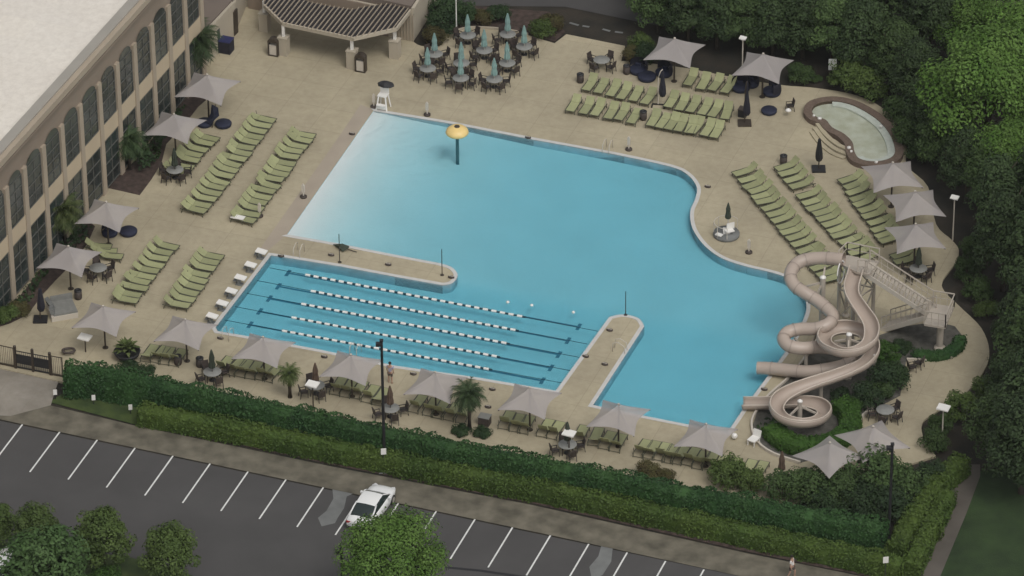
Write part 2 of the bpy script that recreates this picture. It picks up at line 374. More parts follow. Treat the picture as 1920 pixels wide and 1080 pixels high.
# kerb line round the slide bed
def kerb(name, pts, w, h, material, cv=3):
    P = px(pts, cv); b = MB()
    for a, c in zip(P[:-1], P[1:]): b.bar((*a, h/2), (*c, h/2), w, h)
    return tag(b.build(name, material), kind='structure')
kerb('bed_kerb', [(1532, 640), (1487, 702), (1443, 742), (1417, 775), (1409, 800), (1420, 831), (1450, 853), (1500, 870)], .14, .22, m_cream)
kerb('planter_kerb', [(1601, 812), (1604, 797), (1636, 768), (1652, 760)], .14, .3, m_cream)
kerb('path_kerb', [(1700, 676), (1758, 676), (1790, 668), (1808, 645)], .12, .2, m_cream)
kerb('deck_kerb', [(838, 68), (860, 58), (890, 53), (945, 57), (990, 66)], .12, .18, m_wallc)
# parking
asph = px([(-400, 712), (0, 786), (42, 795), (1032, 1003), (1500, 1101), (2600, 1330), (2600, 1900), (-500, 1500)])
sheet('parking_lot', asph, -.13, m_asph)
sheet('walkway', px([(-300, 700), (0, 742), (95, 758), (250, 795), (620, 872), (1000, 945), (1400, 1035), (1700, 1095), (1760, 1200), (1500, 1102), (1032, 1001), (42, 793), (0, 784), (-400, 710)]), -.10, m_walk)
sheet('entrance_pavement', px([(-160, 660), (0, 686), (112, 705), (100, 742), (95, 758), (20, 778), (-60, 775), (-300, 735)]), -.08, m_pave)
sheet('grass_verge', px([(92, 752), (118, 735), (300, 770), (300, 806), (250, 793)]), -.085, m_grass)
sheet('mulch_strip', px([(250, 790), (620, 869), (1000, 942), (1400, 1032), (1690, 1092), (1690, 1080), (1400, 1015), (1000, 928), (620, 850), (260, 775)]), -.09, m_mulch)
b = MB()
st = [(42, 795), (112, 809), (183, 823), (254, 838), (325, 853), (395, 867), (466, 882), (537, 897), (607, 912), (678, 927), (748, 941), (819, 956), (891, 972), (961, 988), (1032, 1003), (1104, 1019), (1176, 1035), (1248, 1051), (1320, 1067)]
for i, p in enumerate(st):
    k = .78-.165*(p[0]-40)/1000
    dx = (73*k); A = G(p[0], p[1]+1, -.13); C2 = G(p[0]-dx, p[1]+76, -.13)
    e = (C2-A).normalized(); s = Vector((-e.y, e.x, 0))*.055; A.z = C2.z = -.125
    b.add([A-s, C2-s, C2+s, A+s], [(0, 1, 2, 3)])
tag(b.build('parking_lines', m_paint, fix=True), kind='structure')
sheet('asphalt_patch', px([(623, 913), (640, 908), (648, 915), (662, 913), (663, 922), (650, 928), (645, 950), (633, 968), (628, 978), (603, 984), (596, 968), (612, 955), (625, 932)]), -.124, m_patch)
sheet('asphalt_patch', px([(1128, 1018), (1150, 1016), (1148, 1032), (1146, 1050), (1130, 1075), (1110, 1085), (1105, 1060), (1122, 1040)]), -.124, m_patch)
for q, z in (([(640, 1040), (900, 1065), (1500, 1150), (1500, 1160), (900, 1069), (640, 1043)], -.1245),):
    sheet('tar_seam', px(q), z, m_black)
# lawn and side path on the right
sheet('lawn', px([(1835, 880), (1812, 960), (1760, 1085), (1700, 1250), (2500, 1400), (2500, 850)]), -.13, m_lawn)
sheet('side_path', px([(1802, 868), (1838, 868), (1838, 890), (1812, 960), (1758, 1090), (1690, 1240), (1640, 1240), (1706, 1090), (1755, 990)]), -.12, mat('dark_path_concrete', (.085, .074, .062), .9, 0, .4, (.12, .105, .09), bump=.1))
kerb('side_path_kerb', [(1800, 880), (1752, 990), (1706, 1088)], .12, .08, m_patch, 2)
sheet('back_road', px([(860, 8), (1060, 10), (1230, 45), (1400, 60), (1400, -60), (860, -60)]), -.12, m_asph)
b = MB()
for a in ((1068, 40, 1085, 45), (1092, 46, 1105, 48), (1130, 52, 1144, 56), (1153, 57, 1168, 59)):
    b.bar((*W2(a[0], a[1]), -.115), (*W2(a[2], a[3]), -.115), .22, .01)
tag(b.build('road_lines', m_patch), kind='structure')
bed('red_shrub_bed', [(800, 70), (835, 64), (860, 54), (890, 49), (945, 53), (1000, 64), (1040, 76), (1060, 58), (1030, 20), (900, 10), (830, 0)], m_mulch, -.09)

# ------------------------------------------------------------ building
def ybase(x): return 596-(596-144)*x/388
P0 = G(0, ybase(0)); P1 = G(388, ybase(388)); dirf = (P1-P0); FL = dirf.length; dirf.normalize(); fa = atan2(dirf.y, dirf.x)
H = 12.1
bt = thing('office_building', 'large two storey tan building with tall windows and a flat white roof', 'building', P0, fa)
tpos = [(G(x, ybase(x))-P0).dot(dirf) for x in (-40, -6, 28, 61, 96, 130, 164, 199, 232, 264, 296, 327, 356)]
b = MB(); b.box((FL/2-7, 3.2, H/2), (FL+14, 6.0, H)); b.box((FL/2-7, 25, H/2-.1), (FL+14, 37.6, H-.2))
b.build('wall', m_wallb, bt)
b = MB()
X0, X1 = -14, FL
b.box(((X0+X1)/2, .05, H+.08), (X1-X0, .9, .5)); b.build('cornice', m_wallt, bt)
b = MB(); b.box(((X0+X1)/2, -.05, H-.45), (X1-X0, .5, .18)); b.build('cornice_band', m_wallb, bt)
b = MB(); b.box(((X0+X1)/2, .35, H+.40), (X1-X0+.2, .75, .14)); b.build('parapet_cap', m_cap, bt)
b = MB(); b.box(((X0+X1)/2, 22.35, H+.12), (X1-X0-.6, 43.2, .24)); b.build('roof', m_roof, bt); add_joints(m_roof, 0, 2.8, .05, .05)
pw = .56
for t in tpos+[FL-.3]:
    b = MB(); b.box((t, .10, 4.7), (pw, .22, 9.4)); b.build('pilaster', m_wallt, bt)
pp = sorted(tpos)+[FL-.3]
for a, c in zip(pp[:-1], pp[1:]):
    w0, w1 = a+pw/2+.06, c-pw/2-.06; wd = w1-w0; cx = (w0+w1)/2
    b = MB(); b.box((cx, .17, 4.95), (c-a-pw, .2, 1.35)); b.build('spandrel_panel', m_span, bt)
    for z0, z1, arch in ((.25, 4.2, 0), (5.65, 9.1, .7)):
        w0, w1 = (a+pw/2+.2, c-pw/2-.14) if arch else (a+pw/2+.06, c-pw/2-.06); wd = w1-w0; cx = (w0+w1)/2
        b = MB(); out = [(w0, z0), (w1, z0), (w1, z1)]
        if arch: out += [(cx+wd/2*cos(k*pi/8), z1+arch*sin(k*pi/8)) for k in range(1, 8)]
        out += [(w0, z1)]
        b.add([(x, .14, z) for x, z in out], [tuple(range(len(out)))])
        wn = b.build('window', m_glass2 if arch else m_glass, bt)
        f = MB(); hh = z1-z0
        for k in range(0, 5): f.box((cx, .10, z0+hh*k/4), (wd, .06, .06))
        for xx in (w0, cx, w1): f.box((xx, .115, (z0+z1)/2), (.055, .05, hh))
        f.build('frame', m_mull, wn)
# single storey wing
wg = thing('pavilion_wing', 'single storey wing with brown roof behind the slatted pergola', 'building', (0, 0, 0))
wf = px([(380, 140), (386, 124), (440, 66), (462, 12), (775, 78), (905, -120), (500, -220), (320, -60)])
b = MB(); b.prism(wf, 0, 2.5); b.build('wall', m_wallc, wg)
rf = px([(384, 122), (437, 66), (458, 9), (773, 76), (903, -122), (500, -225), (310, -60)])
b = MB(); b.prism(offset(rf, -.05), 2.503, 3.0); b.build('roof', m_broof, wg)
for a, c in (((775, 78), (905, -120)), ((386, 124), (440, 66))):
    A, C2 = G(*a), G(*c); b = MB(); b.bar((A.x, A.y, 2.7), (C2.x, C2.y, 2.7), .24, .5); b.build('parapet', m_wallc, wg)
b = MB(); A = G(438.5, 67.5); A2 = G(441, 60); b.bar((A.x, A.y, 1.05), (A2.x+.2, A2.y, 1.05), .12, 2.1); b.build('door', m_post, wg)
b = MB(); A = G(409, 99.5); A2 = G(413, 95.5); b.bar((A.x, A.y, 1.2), (A2.x, A2.y, 1.2), .1, 1.6); b.build('window', m_glass, wg)
A, C2 = G(466, 15), G(728, 68.5); b = MB(); b.bar((A.x, A.y-.03, 1.25), (C2.x, C2.y-.03, 1.25), .05, 2.5); b.build('front_panel', m_wallb, wg)
for k in range(7):
    A = G(742+5.5*k, 71.2+1.1*k); b = MB(); b.box((A.x, A.y-.06, 1.2), (.06, .06, 2.3), UANG); b.build('wall_batten', m_wallt, wg)
# pergola
PZ = 2.75
pg = thing('pergola', 'patio pergola with pale slats over dark panels on stone piers', 'pergola', (0, 0, 0))
def GP(x, y, z=PZ): p = G(x, y, z); return (p.x, p.y)
front = [(495, 9), (530, 43), (662, 71), (743, 53), (770, 18)]
back = [(738, 7), (697, 10), (660, 18), (622, 12), (580, 4), (540, -18), (500, -30)]
pp2 = [GP(*p) for p in front+back]
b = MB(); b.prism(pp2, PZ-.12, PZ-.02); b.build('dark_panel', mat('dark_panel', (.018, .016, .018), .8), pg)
b = MB()
for a, c in zip(front[:-1], front[1:]): b.bar((*GP(*a), PZ-.1), (*GP(*c), PZ-.1), .14, .3)
b.build('beam', m_wallc, pg)
b = MB(); V = Vector((-sin(UANG), cos(UANG))); U = Vector((cos(UANG), sin(UANG)))
us = [Vector(p).dot(U) for p in pp2]; k = min(us)+.15
while k < max(us):
    hits = []
    for i in range(len(pp2)):
        a, c = Vector(pp2[i]), Vector(pp2[(i+1) % len(pp2)]); ua, uc = a.dot(U), c.dot(U)
        if (ua-k)*(uc-k) < 0: t = (k-ua)/(uc-ua); hits.append(a.lerp(c, t).dot(V))
    if len(hits) >= 2:
        a, c = U*k+V*(min(hits)-.12), U*k+V*max(hits); b.bar((a.x, a.y, PZ+.06), (c.x, c.y, PZ+.06), .04, .12)
    k += .36
b.build('slats', m_wallt, pg)
for x, y in ((497, 56), (533, 101), (661, 126), (741, 107)):
    A = G(x, y); c = MB(); c.box((A.x, A.y, .75), (.72, .72, 1.5), UANG); c.box((A.x, A.y, 1.53), (.8, .8, .08), UANG); pr = c.build('stone_pier', m_wallc, pg)
    c = MB(); c.box((A.x, A.y, (1.57+PZ-.2)/2), (.2, .2, PZ-.2-1.57), UANG); c.build('post', m_white, pr)
# hooded bins in front of the piers
def hooded(x, y, label):
    t = thing('hooded_bin', label, 'bin', G(x, y), UANG, 'hooded litter bins by the pergola')
    b = MB(); b.box((-.36, 0, .65), (.1, .5, 1.3)).box((.36, 0, .65), (.1, .5, 1.3)).box((0, 0, .05), (.62, .5, .1)); b.build('frame', m_post, t)
    b = MB(); b.box((0, .02, .52), (.6, .42, .84)); b.build('body', m_cream, t)
    b = MB(); pr = [(.42*cos(k*pi/8), .34*sin(k*pi/8)) for k in range(9)]
    vs = [(p[0], -.27, 1.2+p[1]) for p in pr]+[(p[0], .27, 1.2+p[1]) for p in pr]
    b.add(vs, [(i, i+1, 10+i, 9+i) for i in range(8)]+[tuple(range(9)), tuple(reversed(range(9, 18)))]); b.build('hood', m_post, t, fix=True)
hooded(514, 103, 'dark hooded litter bin with cream front, left of the second pergola pier')
hooded(677, 133, 'dark hooded litter bin with cream front, right of the foremost pergola pier')

# ------------------------------------------------------------ foliage
def leafquad(b, p, nrm, s, rnd):
    t = nrm.orthogonal().normalized(); t.rotate(Matrix.Rotation(rnd.uniform(0, 6.28), 3, nrm)); q = nrm.cross(t)
    b.v += [tuple(p-t*s), tuple(p-q*s*.55), tuple(p+t*s), tuple(p+q*s*.55)]; k = len(b.v); b.f.append((k-4, k-3, k-2, k-1)); b.sm.append(False)
def rdir(rnd):
    z = rnd.uniform(-1, 1); a = rnd.uniform(0, 6.28318); s = sqrt(1-z*z); return Vector((s*cos(a), s*sin(a), z))
def crown(rx, rz, cz, nl, nleaf, s, seed, lobe=.36, shape=None):
    rnd = random.Random(seed); b = MB()
    for i in range(nl):
        d = rdir(rnd)
        if d.z < -.6: d.z = -d.z
        k = rnd.uniform(.55, .95); c = Vector((d.x*rx*k, d.y*rx*k, cz+d.z*rz*k)); lr = rx*lobe*rnd.uniform(.65, 1.25)
        if shape: f = shape((c.z-cz)/rz); c.x *= f; c.y *= f
        for j in range(nleaf):
            e = rdir(rnd)
            if e.z < -.3 and rnd.random() < .6: e.z = -e.z
            q = c+Vector((e.x, e.y, e.z*.75))*lr*rnd.uniform(.75, 1.08)
            nn = (e*1.1+rdir(rnd)*.55+Vector((0, 0, .45))).normalized(); leafquad(b, q, nn, s*rnd.uniform(.7, 1.3), rnd)
    return b
def trunkmb(h, r, rx, cz, rz, seed):
    rnd = random.Random(seed); b = MB(); b.tube([(0, 0, -.2), (.05*rx, 0, h*.5), (0, .03*rx, h)], [r, r*.75, r*.45], 8)
    for i in range(6):
        a = i*1.05+rnd.uniform(-.3, .3); z = h*rnd.uniform(.45, .9); b.tube([(0, 0, z), (cos(a)*rx*.35, sin(a)*rx*.35, z+rz*.35), (cos(a)*rx*.65, sin(a)*rx*.65, z+rz*.6)], [r*.45, r*.28, r*.1], 5)
    return b
TP = {}
def tree(kind, x, y, sc, label, rz=None, group=None, name='tree', lm=None, z0=-.15, sz=1.):
    key = (kind, lm.name if lm else '')
    if key not in TP:
        if kind == 'dense': c = crown(3.3, 4.2, 5.0, 95, 150, .165, 11, .34, lambda t: 1.0-.35*max(0, t)); tk = trunkmb(7, .28, 3.3, 5, 4.2, 3); ml = L_dark
        if kind == 'tall': c = crown(2.7, 5.4, 6.0, 95, 150, .16, 12, .40, lambda t: 1.0-.5*max(0, t)); tk = trunkmb(9.5, .3, 2.7, 6, 5.4, 4); ml = L_dark
        if kind == 'broad': c = crown(4.2, 3.6, 5.6, 78, 330, .13, 13, .37); tk = trunkmb(6.5, .34, 4.2, 5.6, 3.6, 5); ml = L_bright
        if kind == 'small': c = crown(1.75, 1.9, 2.9, 75, 120, .105, 14, .36); tk = trunkmb(3.2, .12, 1.75, 2.9, 1.9, 6); ml = L_mid
        if kind == 'shrub': c = crown(1.0, .85, .75, 40, 90, .075, 15, .40); tk = trunkmb(.9, .06, 1.0, .6, .8, 7); ml = L_mid
        if kind == 'shrub2': c = crown(1.0, .7, .6, 36, 90, .075, 25, .48); tk = trunkmb(.8, .06, 1.0, .6, .8, 8); ml = L_mid
        if kind == 'low': c = crown(1.0, .32, .25, 30, 90, .075, 35, .35); tk = trunkmb(.4, .05, 1.0, .3, .2, 9); ml = L_cover
        t = thing(name, label, 'tree' if kind in ('dense', 'tall', 'broad', 'small') else 'shrub', (0, 0, 0)); tk.build('trunk', m_bark, t); c.build('crown' if t['category'] == 'tree' else 'foliage', lm or ml, t)
        TP[key] = t
    else: t = copy_tree(TP[key], (0, 0, 0), 0, label)
    p = G(x, y, z0); t.location = p; t.rotation_euler = (0, 0, random.uniform(0, 6.28) if rz is None else rz); t.scale = (sc, sc, sc*sz)
    if group: t['group'] = group
    return t
# woods: rows given by the tree bases
rows = [
 ('front row behind the top sails', 'dense', [(1235, 62, .62), (1290, 84, .6), (1345, 92, .62), (1395, 98, .6), (1450, 104, .62), (1505, 112, .66), (1560, 122, .66), (1615, 138, .68)]),
 ('second row of the top woods', 'tall', [(1230, 8, .8), (1290, 20, .85), (1350, 26, .8), (1410, 34, .9), (1470, 42, .85), (1530, 50, .9), (1590, 62, .85), (1650, 84, .95)]),
 ('back row of the top woods', 'dense', [(1180, -70, 1.), (1260, -62, 1.05), (1340, -50, 1.), (1420, -40, 1.1), (1500, -30, 1.05), (1580, -18, 1.1), (1665, 5, 1.1), (1745, 40, 1.0)]),
 ('belt curving round the hot tub', 'dense', [(1678, 165, .62), (1716, 205, .62), (1750, 260, .6), (1772, 318, .6), (1812, 372, .62)]),
 ('outer belt right of the sails', 'tall', [(1745, 130, .75), (1850, 405, .62), (1868, 470, .72), (1880, 545, .75)]),
 ('dark group right of the path', 'dense', [(1945, 580, .9), (1945, 680, .85), (1950, 760, .95), (1905, 790, .62), (1950, 860, .95), (1872, 868, .62), (1915, 925, .85)]),
 ('far right margin of woods', 'tall', [(1960, 480, .95), (1975, 580, 1.0), (1990, 690, 1.0), (1990, 800, 1.0)]),
 ('trees edging the back road', 'tall', [(880, -55, .55), (935, -50, .6), (990, -62, .6), (1045, -58, .6), (1105, -60, .7)]),
]
for nm, kd, L in rows:
    for i, (x, y, s) in enumerate(L):
        tree(kd, x, y, s, f'dark green woodland tree, {ORD[i]} in the {nm}', group=nm, name='woodland_tree', lm=L_wood if (i*7+len(nm)) % 3 == 0 else L_dark)
for x, y, s, lb in ((1850, 300, 1.12, 'large bright green tree rising above the dark woods right of the hot tub'), (1930, 215, .95, 'bright green tree at the upper right corner of the frame'),
                    (1912, 402, .8, 'bright green tree on the right edge below the largest bright tree'), (1800, 120, .7, 'mid sized bright green tree above and left of the largest bright tree')):
    tree('broad', x, y, s, lb, name='broadleaf_tree', group='bright green trees in the woods')
tree('broad', 738, 1160, .74, 'bright green tree in front of the white car at the bottom edge', name='parking_lot_tree', sz=1.1)
# parking island trees bottom left
for x, y, s, k, lb in ((70, 1052, .86, 'small', 'olive green tree above the pale leafy tree in the lower left corner'), (198, 1078, 1.02, 'small', 'round dark green tree in the middle of the lower left group'),
                       (320, 1106, 1.0, 'small', 'round yellow green tree, rightmost of the lower left group'), (-8, 1035, .8, 'small', 'olive tree cut by the left edge above the white car')):
    tree(k, x, y, s, lb, name='parking_lot_tree', lm=L_olive)
tree('small', 96, 1168, 1.5, 'wide fresh green tree in the lower left corner beside the white car', name='parking_lot_tree', lm=L_fresh)
tree('shrub', 200, 1100, 1.0, 'low bright green shrub under the round dark tree lower left', name='shrub', lm=L_ball)
sheet('parking_island', px([(-60, 1010), (60, 1020), (240, 1042), (270, 1050), (330, 1065), (380, 1085), (380, 1200), (-60, 1200)]), -.09, m_grass)

def hedge(path, w, h, material, name, label, dens, s, seed, base=-.12):
    rnd = random.Random(seed); P = [Vector(W2(*p)) for p in path]; b = MB(); tk = MB()
    segs = [(a, c, (c-a).length) for a, c in zip(P[:-1], P[1:])]; tot = sum(q[2] for q in segs)
    sect = [(-w/2, base), (-w/2*1.02, h*.5), (-w/2*.86, h*.9), (0, h), (w/2*.86, h*.9), (w/2*1.02, h*.5), (w/2, base)]
    per = [hypot(sect[i+1][0]-sect[i][0], sect[i+1][1]-sect[i][1]) for i in range(6)]
    core = []
    for a, c, L in segs:
        d = (c-a).normalized(); q = Vector((-d.y, d.x)); n = int(L*sum(per)*dens)
        for i in range(n):
            t = rnd.uniform(-.2, L+.2); k = rnd.choices(range(6), per)[0]; f = rnd.random()
            x = sect[k][0]*(1-f)+sect[k+1][0]*f; z = sect[k][1]*(1-f)+sect[k+1][1]*f
            wob = 1+.09*sin(t*1.1+seed)+.07*sin(t*2.7+a.x)+.04*sin(t*6.1); p2 = a+d*t+q*x*wob; z = z*(1+.06*sin(t*.7+a.y)+.05*sin(t*2.3+seed)+.03*sin(t*5.3))
            nx, nz = (sect[k+1][1]-sect[k][1]), -(sect[k+1][0]-sect[k][0]); l = hypot(nx, nz); nx /= -l; nz /= -l
            nn = (Vector((q.x*nx, q.y*nx, nz))+rdir(rnd)*.75).normalized()
            leafquad(b, Vector((p2.x, p2.y, z))+nn*rnd.uniform(-.08, .05), nn, s*rnd.uniform(.7, 1.35), rnd)
    # end caps
    for e, (a, c) in ((0, (P[0], P[1])), (1, (P[-1], P[-2]))):
        d = (a-c).normalized(); q = Vector((-d.y, d.x))
        for i in range(int(w*h*dens*1.3)):
            x = rnd.uniform(-w/2, w/2); z = rnd.uniform(base, h*.95); p2 = a+d*(.15+rnd.uniform(-.08, .06))+q*x
            nn = (Vector((d.x, d.y, .1))+rdir(rnd)*.7).normalized(); leafquad(b, Vector((p2.x, p2.y, z)), nn, s*rnd.uniform(.7, 1.3), rnd)
    for a, c, L in segs:
        d = (c-a).normalized(); q = Vector((-d.y, d.x)); vs = []
        for e in (a-d*.03, c+d*.03): vs += [(e.x+q.x*x*.84, e.y+q.y*x*.84, z if z < .1 else z*.9) for x, z in sect]
        tk.add(vs, [(i, i+1, 8+i, 7+i) for i in range(6)]+[tuple(range(7)), tuple(reversed(range(7, 14)))])
    t = thing(name, label, 'hedge', (0, 0, 0)); b.build('foliage', material, t); tk.build('inner_foliage', material, t, fix=True)
    return t
hedge([(128, 734), (180, 735), (300, 760), (560, 817), (800, 868), (1100, 927), (1400, 985), (1655, 1032)], 1.6, 2.25, L_hedge, 'tall_hedge', 'tall dark green clipped hedge running along the whole front of the deck', 95, .10, 1)
hedge([(268, 788), (420, 815), (620, 855), (800, 891), (1050, 938), (1300, 993), (1500, 1036), (1690, 1078)], 1.45, 1.25, L_hedge2, 'low_hedge', 'lower yellow green hedge between the tall dark hedge and the walkway', 95, .095, 2)
hedge([(1800, 884), (1755, 925), (1700, 1010), (1680, 1050)], 1.5, 1.35, L_hedge2, 'side_hedge', 'light green hedge on the right, nearer the pool of the two side hedges', 90, .095, 3)
hedge([(1775, 945), (1745, 1005), (1706, 1080)], 1.3, 1.25, L_hedge2, 'side_hedge', 'light green hedge on the right, beside the side path', 90, .095, 4)
def ring_hedge():
    P = cr([(1448, 815), (1475, 838), (1515, 846), (1560, 838), (1592, 815), (1592, 785), (1575, 768)], 3)
    hedge(P, 1.7, .95, L_ball, 'curved_hedge', 'curved bright green hedge under the lowest loop of the open slide', 100, .085, 5)
ring_hedge()
hedge(cr([(1800, 640), (1795, 655), (1775, 668), (1745, 672), (1715, 668)], 3), .95, .5, L_hedge, 'curved_hedge', 'small curved dark hedge round the foot of the slide stairs', 100, .085, 6)
SH = [  # x, y, scale, kind, material, label
 (1215, 892, .75, 'shrub2', L_red, 'reddish low shrub behind the tall hedge left of the loungers'), (1250, 899, .55, 'shrub2', L_red, 'small reddish shrub right of the larger reddish one'),
 (1362, 905, 1.2, 'shrub', L_olive, 'light olive shrub in front of the last hedge side loungers'), (1408, 917, .95, 'shrub', L_olive, 'small olive shrub right of the light olive shrub'),
 (1470, 932, 1.25, 'shrub', L_mid, 'green shrub just right of the closed umbrella by the hedge'), (1520, 935, 1.4, 'shrub', L_mid, 'green shrub below the lower right sail, left one'),
 (1572, 940, 1.5, 'shrub', L_mid, 'green shrub below the lower right sail, right one'), (1640, 925, 1.9, 'shrub', L_mid, 'biggest shrub, in front of the lowest sails and left of the black lamp post'),
 (1695, 935, 1.5, 'shrub', L_mid, 'shrub between the black lamp post and the side hedge'), (1610, 962, 1.5, 'shrub2', L_cover, 'dark shrub behind the tall hedge below the biggest shrub'),
 (1665, 965, 1.5, 'shrub2', L_cover, 'dark shrub at the foot of the black lamp post'), (1545, 958, 1.2, 'shrub2', L_cover, 'dark shrub at the right end behind the tall hedge'),
 (1745, 905, 1.0, 'shrub', L_cover, 'dark shrub at the corner of the deck above the side hedge'),
 (1662, 725, 1.25, 'shrub2', L_cover, 'dark shrub inside the slide bed below the stairs'), (1624, 757, 1.05, 'shrub2', L_cover, 'dark shrub between the open slide and the round table'),
 (1662, 680, .95, 'shrub', L_ball, 'bright shrub right beside the upper loop of the slide'), (1682, 714, .8, 'shrub2', L_mid, 'shrub left of the two chairs beside the path'),
 (1597, 775, .7, 'shrub2', L_ball, 'bright shrub behind the lowest loop of the open slide'), (1575, 745, .8, 'low', L_cover, 'dark shrub under the long straight of the open slide'),
 (1650, 748, .85, 'shrub2', L_mid, 'mid green shrub above the round table at the bed edge'), (1690, 655, .8, 'low', L_cover, 'low planting under the stair landing'),
 (1762, 812, .8, 'shrub', L_mid, 'shrub behind the white headed lamp at the lower right'), (1800, 782, 1.1, 'shrub', L_olive, 'olive shrub right of the lower right lamp'),
 (1752, 838, .9, 'shrub2', L_mid, 'small shrub at the foot of the lower right lamp'), (1850, 748, 1.0, 'shrub', L_olive, 'olive shrub on the outer bend of the path'),
 (1884, 700, 1.0, 'shrub', L_mid, 'green shrub right of the path bend'), (1888, 640, 1.0, 'shrub', L_mid, 'green shrub above the path bend'),
 (1832, 560, 1.0, 'shrub', L_mid, 'green shrub right of the stair landing'), (1812, 520, .9, 'shrub', L_mid, 'green shrub above the stair landing'),
 (1850, 592, .8, 'shrub2', L_olive, 'olive shrub along the outer edge of the path'), (1830, 478, 1.0, 'shrub', L_mid, 'green shrub right of the curved deck end'),
 (1500, 150, .9, 'shrub2', L_mid, 'low shrub behind the deck left of the white sign'), (1530, 150, .5, 'low', L_mid, 'low shrub below the white sign'),
 (1590, 165, 1.4, 'shrub', L_olive, 'olive shrub behind the upper end of the hot tub'), (1632, 180, 1.3, 'shrub', L_olive, 'olive shrub behind the middle of the hot tub'),
 (1690, 225, 1.2, 'shrub', L_mid, 'green shrub right of the hot tub'), (1708, 270, 1.3, 'shrub', L_mid, 'green shrub beside the lower end of the hot tub'),
 (1728, 300, 1.1, 'shrub', L_mid, 'green shrub behind the first right hand sail'),
 (1200, 98, .9, 'shrub', L_olive, 'pale green shrub left of the upper right sail'), (1186, 113, .8, 'shrub2', L_red, 'russet shrub at the corner of the deck near the navy daybeds'),
 (1210, 114, 1.0, 'shrub2', L_cover, 'dark shrub behind the navy daybeds'),
 (830, 60, 1.1, 'shrub', L_cover, 'dark shrub beside the pavilion wall'), (815, 80, .9, 'shrub2', L_red, 'russet shrub at the base of the pavilion wall'), (838, 36, 1.2, 'shrub', L_cover, 'dark shrub at the foot of the white flag pole'),
 (870, 40, 1.0, 'shrub', L_cover, 'dark shrub behind the back left dining table'), (905, 44, .8, 'shrub2', L_red, 'red tinted shrub behind the dining tables'), (1015, 66, .9, 'shrub2', L_olive, 'olive shrub by the deck corner right of the dining tables'),
 (935, 38, .9, 'shrub2', L_cover, 'dark shrub behind the red tinted shrub'), (1035, 55, .9, 'shrub2', L_red, 'russet shrub by the notch in the deck edge'),
 (15, 600, .75, 'shrub2', L_olive, 'olive shrub at the lower tip of the bed by the building'), (35, 590, .7, 'shrub2', L_red, 'russet shrub at the lower tip of the bed by the building'),
 (245, 692, .8, 'low', L_cover, 'low dark planting at the foot of the large planter'), (275, 700, .7, 'low', L_cover, 'low dark planting right of the large planter'),
 (865, 812, .7, 'low', L_cover, 'low dark planting left of the tall palm foot'), (905, 815, .7, 'low', L_cover, 'low dark planting right of the tall palm foot'),
]
for x, y, s, k, lm, lb in SH: tree(k, x, y, s, lb, name='shrub', lm=lm, z0=-.02)
# ground cover in the beds along the building
def cover(name, poly, label, seed, h=.45, dens=38):
    P = px(poly); rnd = random.Random(seed); b = MB(); xs = [p[0] for p in P]; ys = [p[1] for p in P]
    A = abs(sum(P[i][0]*P[(i+1) % len(P)][1]-P[(i+1) % len(P)][0]*P[i][1] for i in range(len(P))))/2; n = int(A*dens); k = 0
    while k < n:
        p = (rnd.uniform(min(xs), max(xs)), rnd.uniform(min(ys), max(ys)))
        if not inside(p, P): continue
        k += 1; z = h*(.55+.3*sin(p[0]*1.9+seed)+.25*sin(p[1]*2.3))*rnd.uniform(.5, 1.05)
        leafquad(b, Vector((p[0], p[1], max(.08, z))), (rdir(rnd)+Vector((0, 0, 1.1))).normalized(), .17*rnd.uniform(.6, 1.3), rnd)
    tag(b.build(name, L_cover), label, 'ground cover', None, 'stuff')
cover('ground_cover', [(-30, 618), (0, 596), (60, 525), (96, 480), (104, 495), (78, 530), (52, 575), (20, 600)], 'dark green ground cover along the foot of the building, lower bed', 1)
cover('ground_cover', [(100, 470), (150, 412), (175, 425), (160, 452), (130, 480)], 'dark green ground cover under the third left sail', 2)
cover('ground_cover', [(255, 300), (330, 212), (350, 205), (305, 268), (296, 308), (262, 330)], 'dark green ground cover between the building and the second left sail', 3, .95, 60)
cover('ground_cover', [(1420, 800), (1440, 775), (1470, 800), (1440, 830), (1425, 828)], 'sparse dark ground cover inside the slide bed', 5, .2, 10)

def palm(x, y, h, cr_, label, lm=L_palm, n=42, z0=0.):
    t = thing('palm_tree', label, 'palm', G(x, y, z0), random.uniform(0, 6)); rnd = random.Random(int(x*7+y))
    b = MB(); b.tube([(0, 0, -.1), (.04, 0, h*.5), (0, 0, h)], [.19, .15, .14], 8)
    b.build('trunk', m_bark, t); b = MB()
    for i in range(n):
        a = i*2.399; el = R(75)-R(115)*(i/n); L = cr_*rnd.uniform(.85, 1.08); d = Vector((cos(a), sin(a), 0)); s = Vector((-sin(a), cos(a), 0)); p = Vector((0, 0, h)); pts = []
        for k in range(7):
            pts.append(p.copy()); e = el-R(13)*k; p = p+(d*cos(e)+Vector((0, 0, sin(e))))*(L/6)
        for k in range(1, 7):                       # split leaflets that leave gaps along the rib
            wd = cr_*.36*sin(pi*min(1, (k+.3)/7.2))
            for sg in (-1, 1):
                for q in (0, .33, .66):
                    a0 = pts[k-1].lerp(pts[k], q); a1 = pts[k-1].lerp(pts[k], q+.33); tip = a1+(pts[k]-pts[k-1])*.9+s*sg*wd*rnd.uniform(.8, 1.1)+Vector((0, 0, -wd*.45))
                    b.add([a0, a1, tip], [(0, 1, 2)])
        b.tube(pts, [.03, .025, .02, .02, .015, .012, .01], 3, cap=False)
    b.build('fronds', lm, t); return t
palm(374, 152, 3.6, 2.0, 'tall palm beside the far end of the building facade', L_palmd)
palm(243, 318, 2.5, 1.55, 'palm in the mulch bed beside the second left sail', L_palmd)
palm(122, 455, 2.7, 1.75, 'palm against the facade left of the third left sail', L_palm)
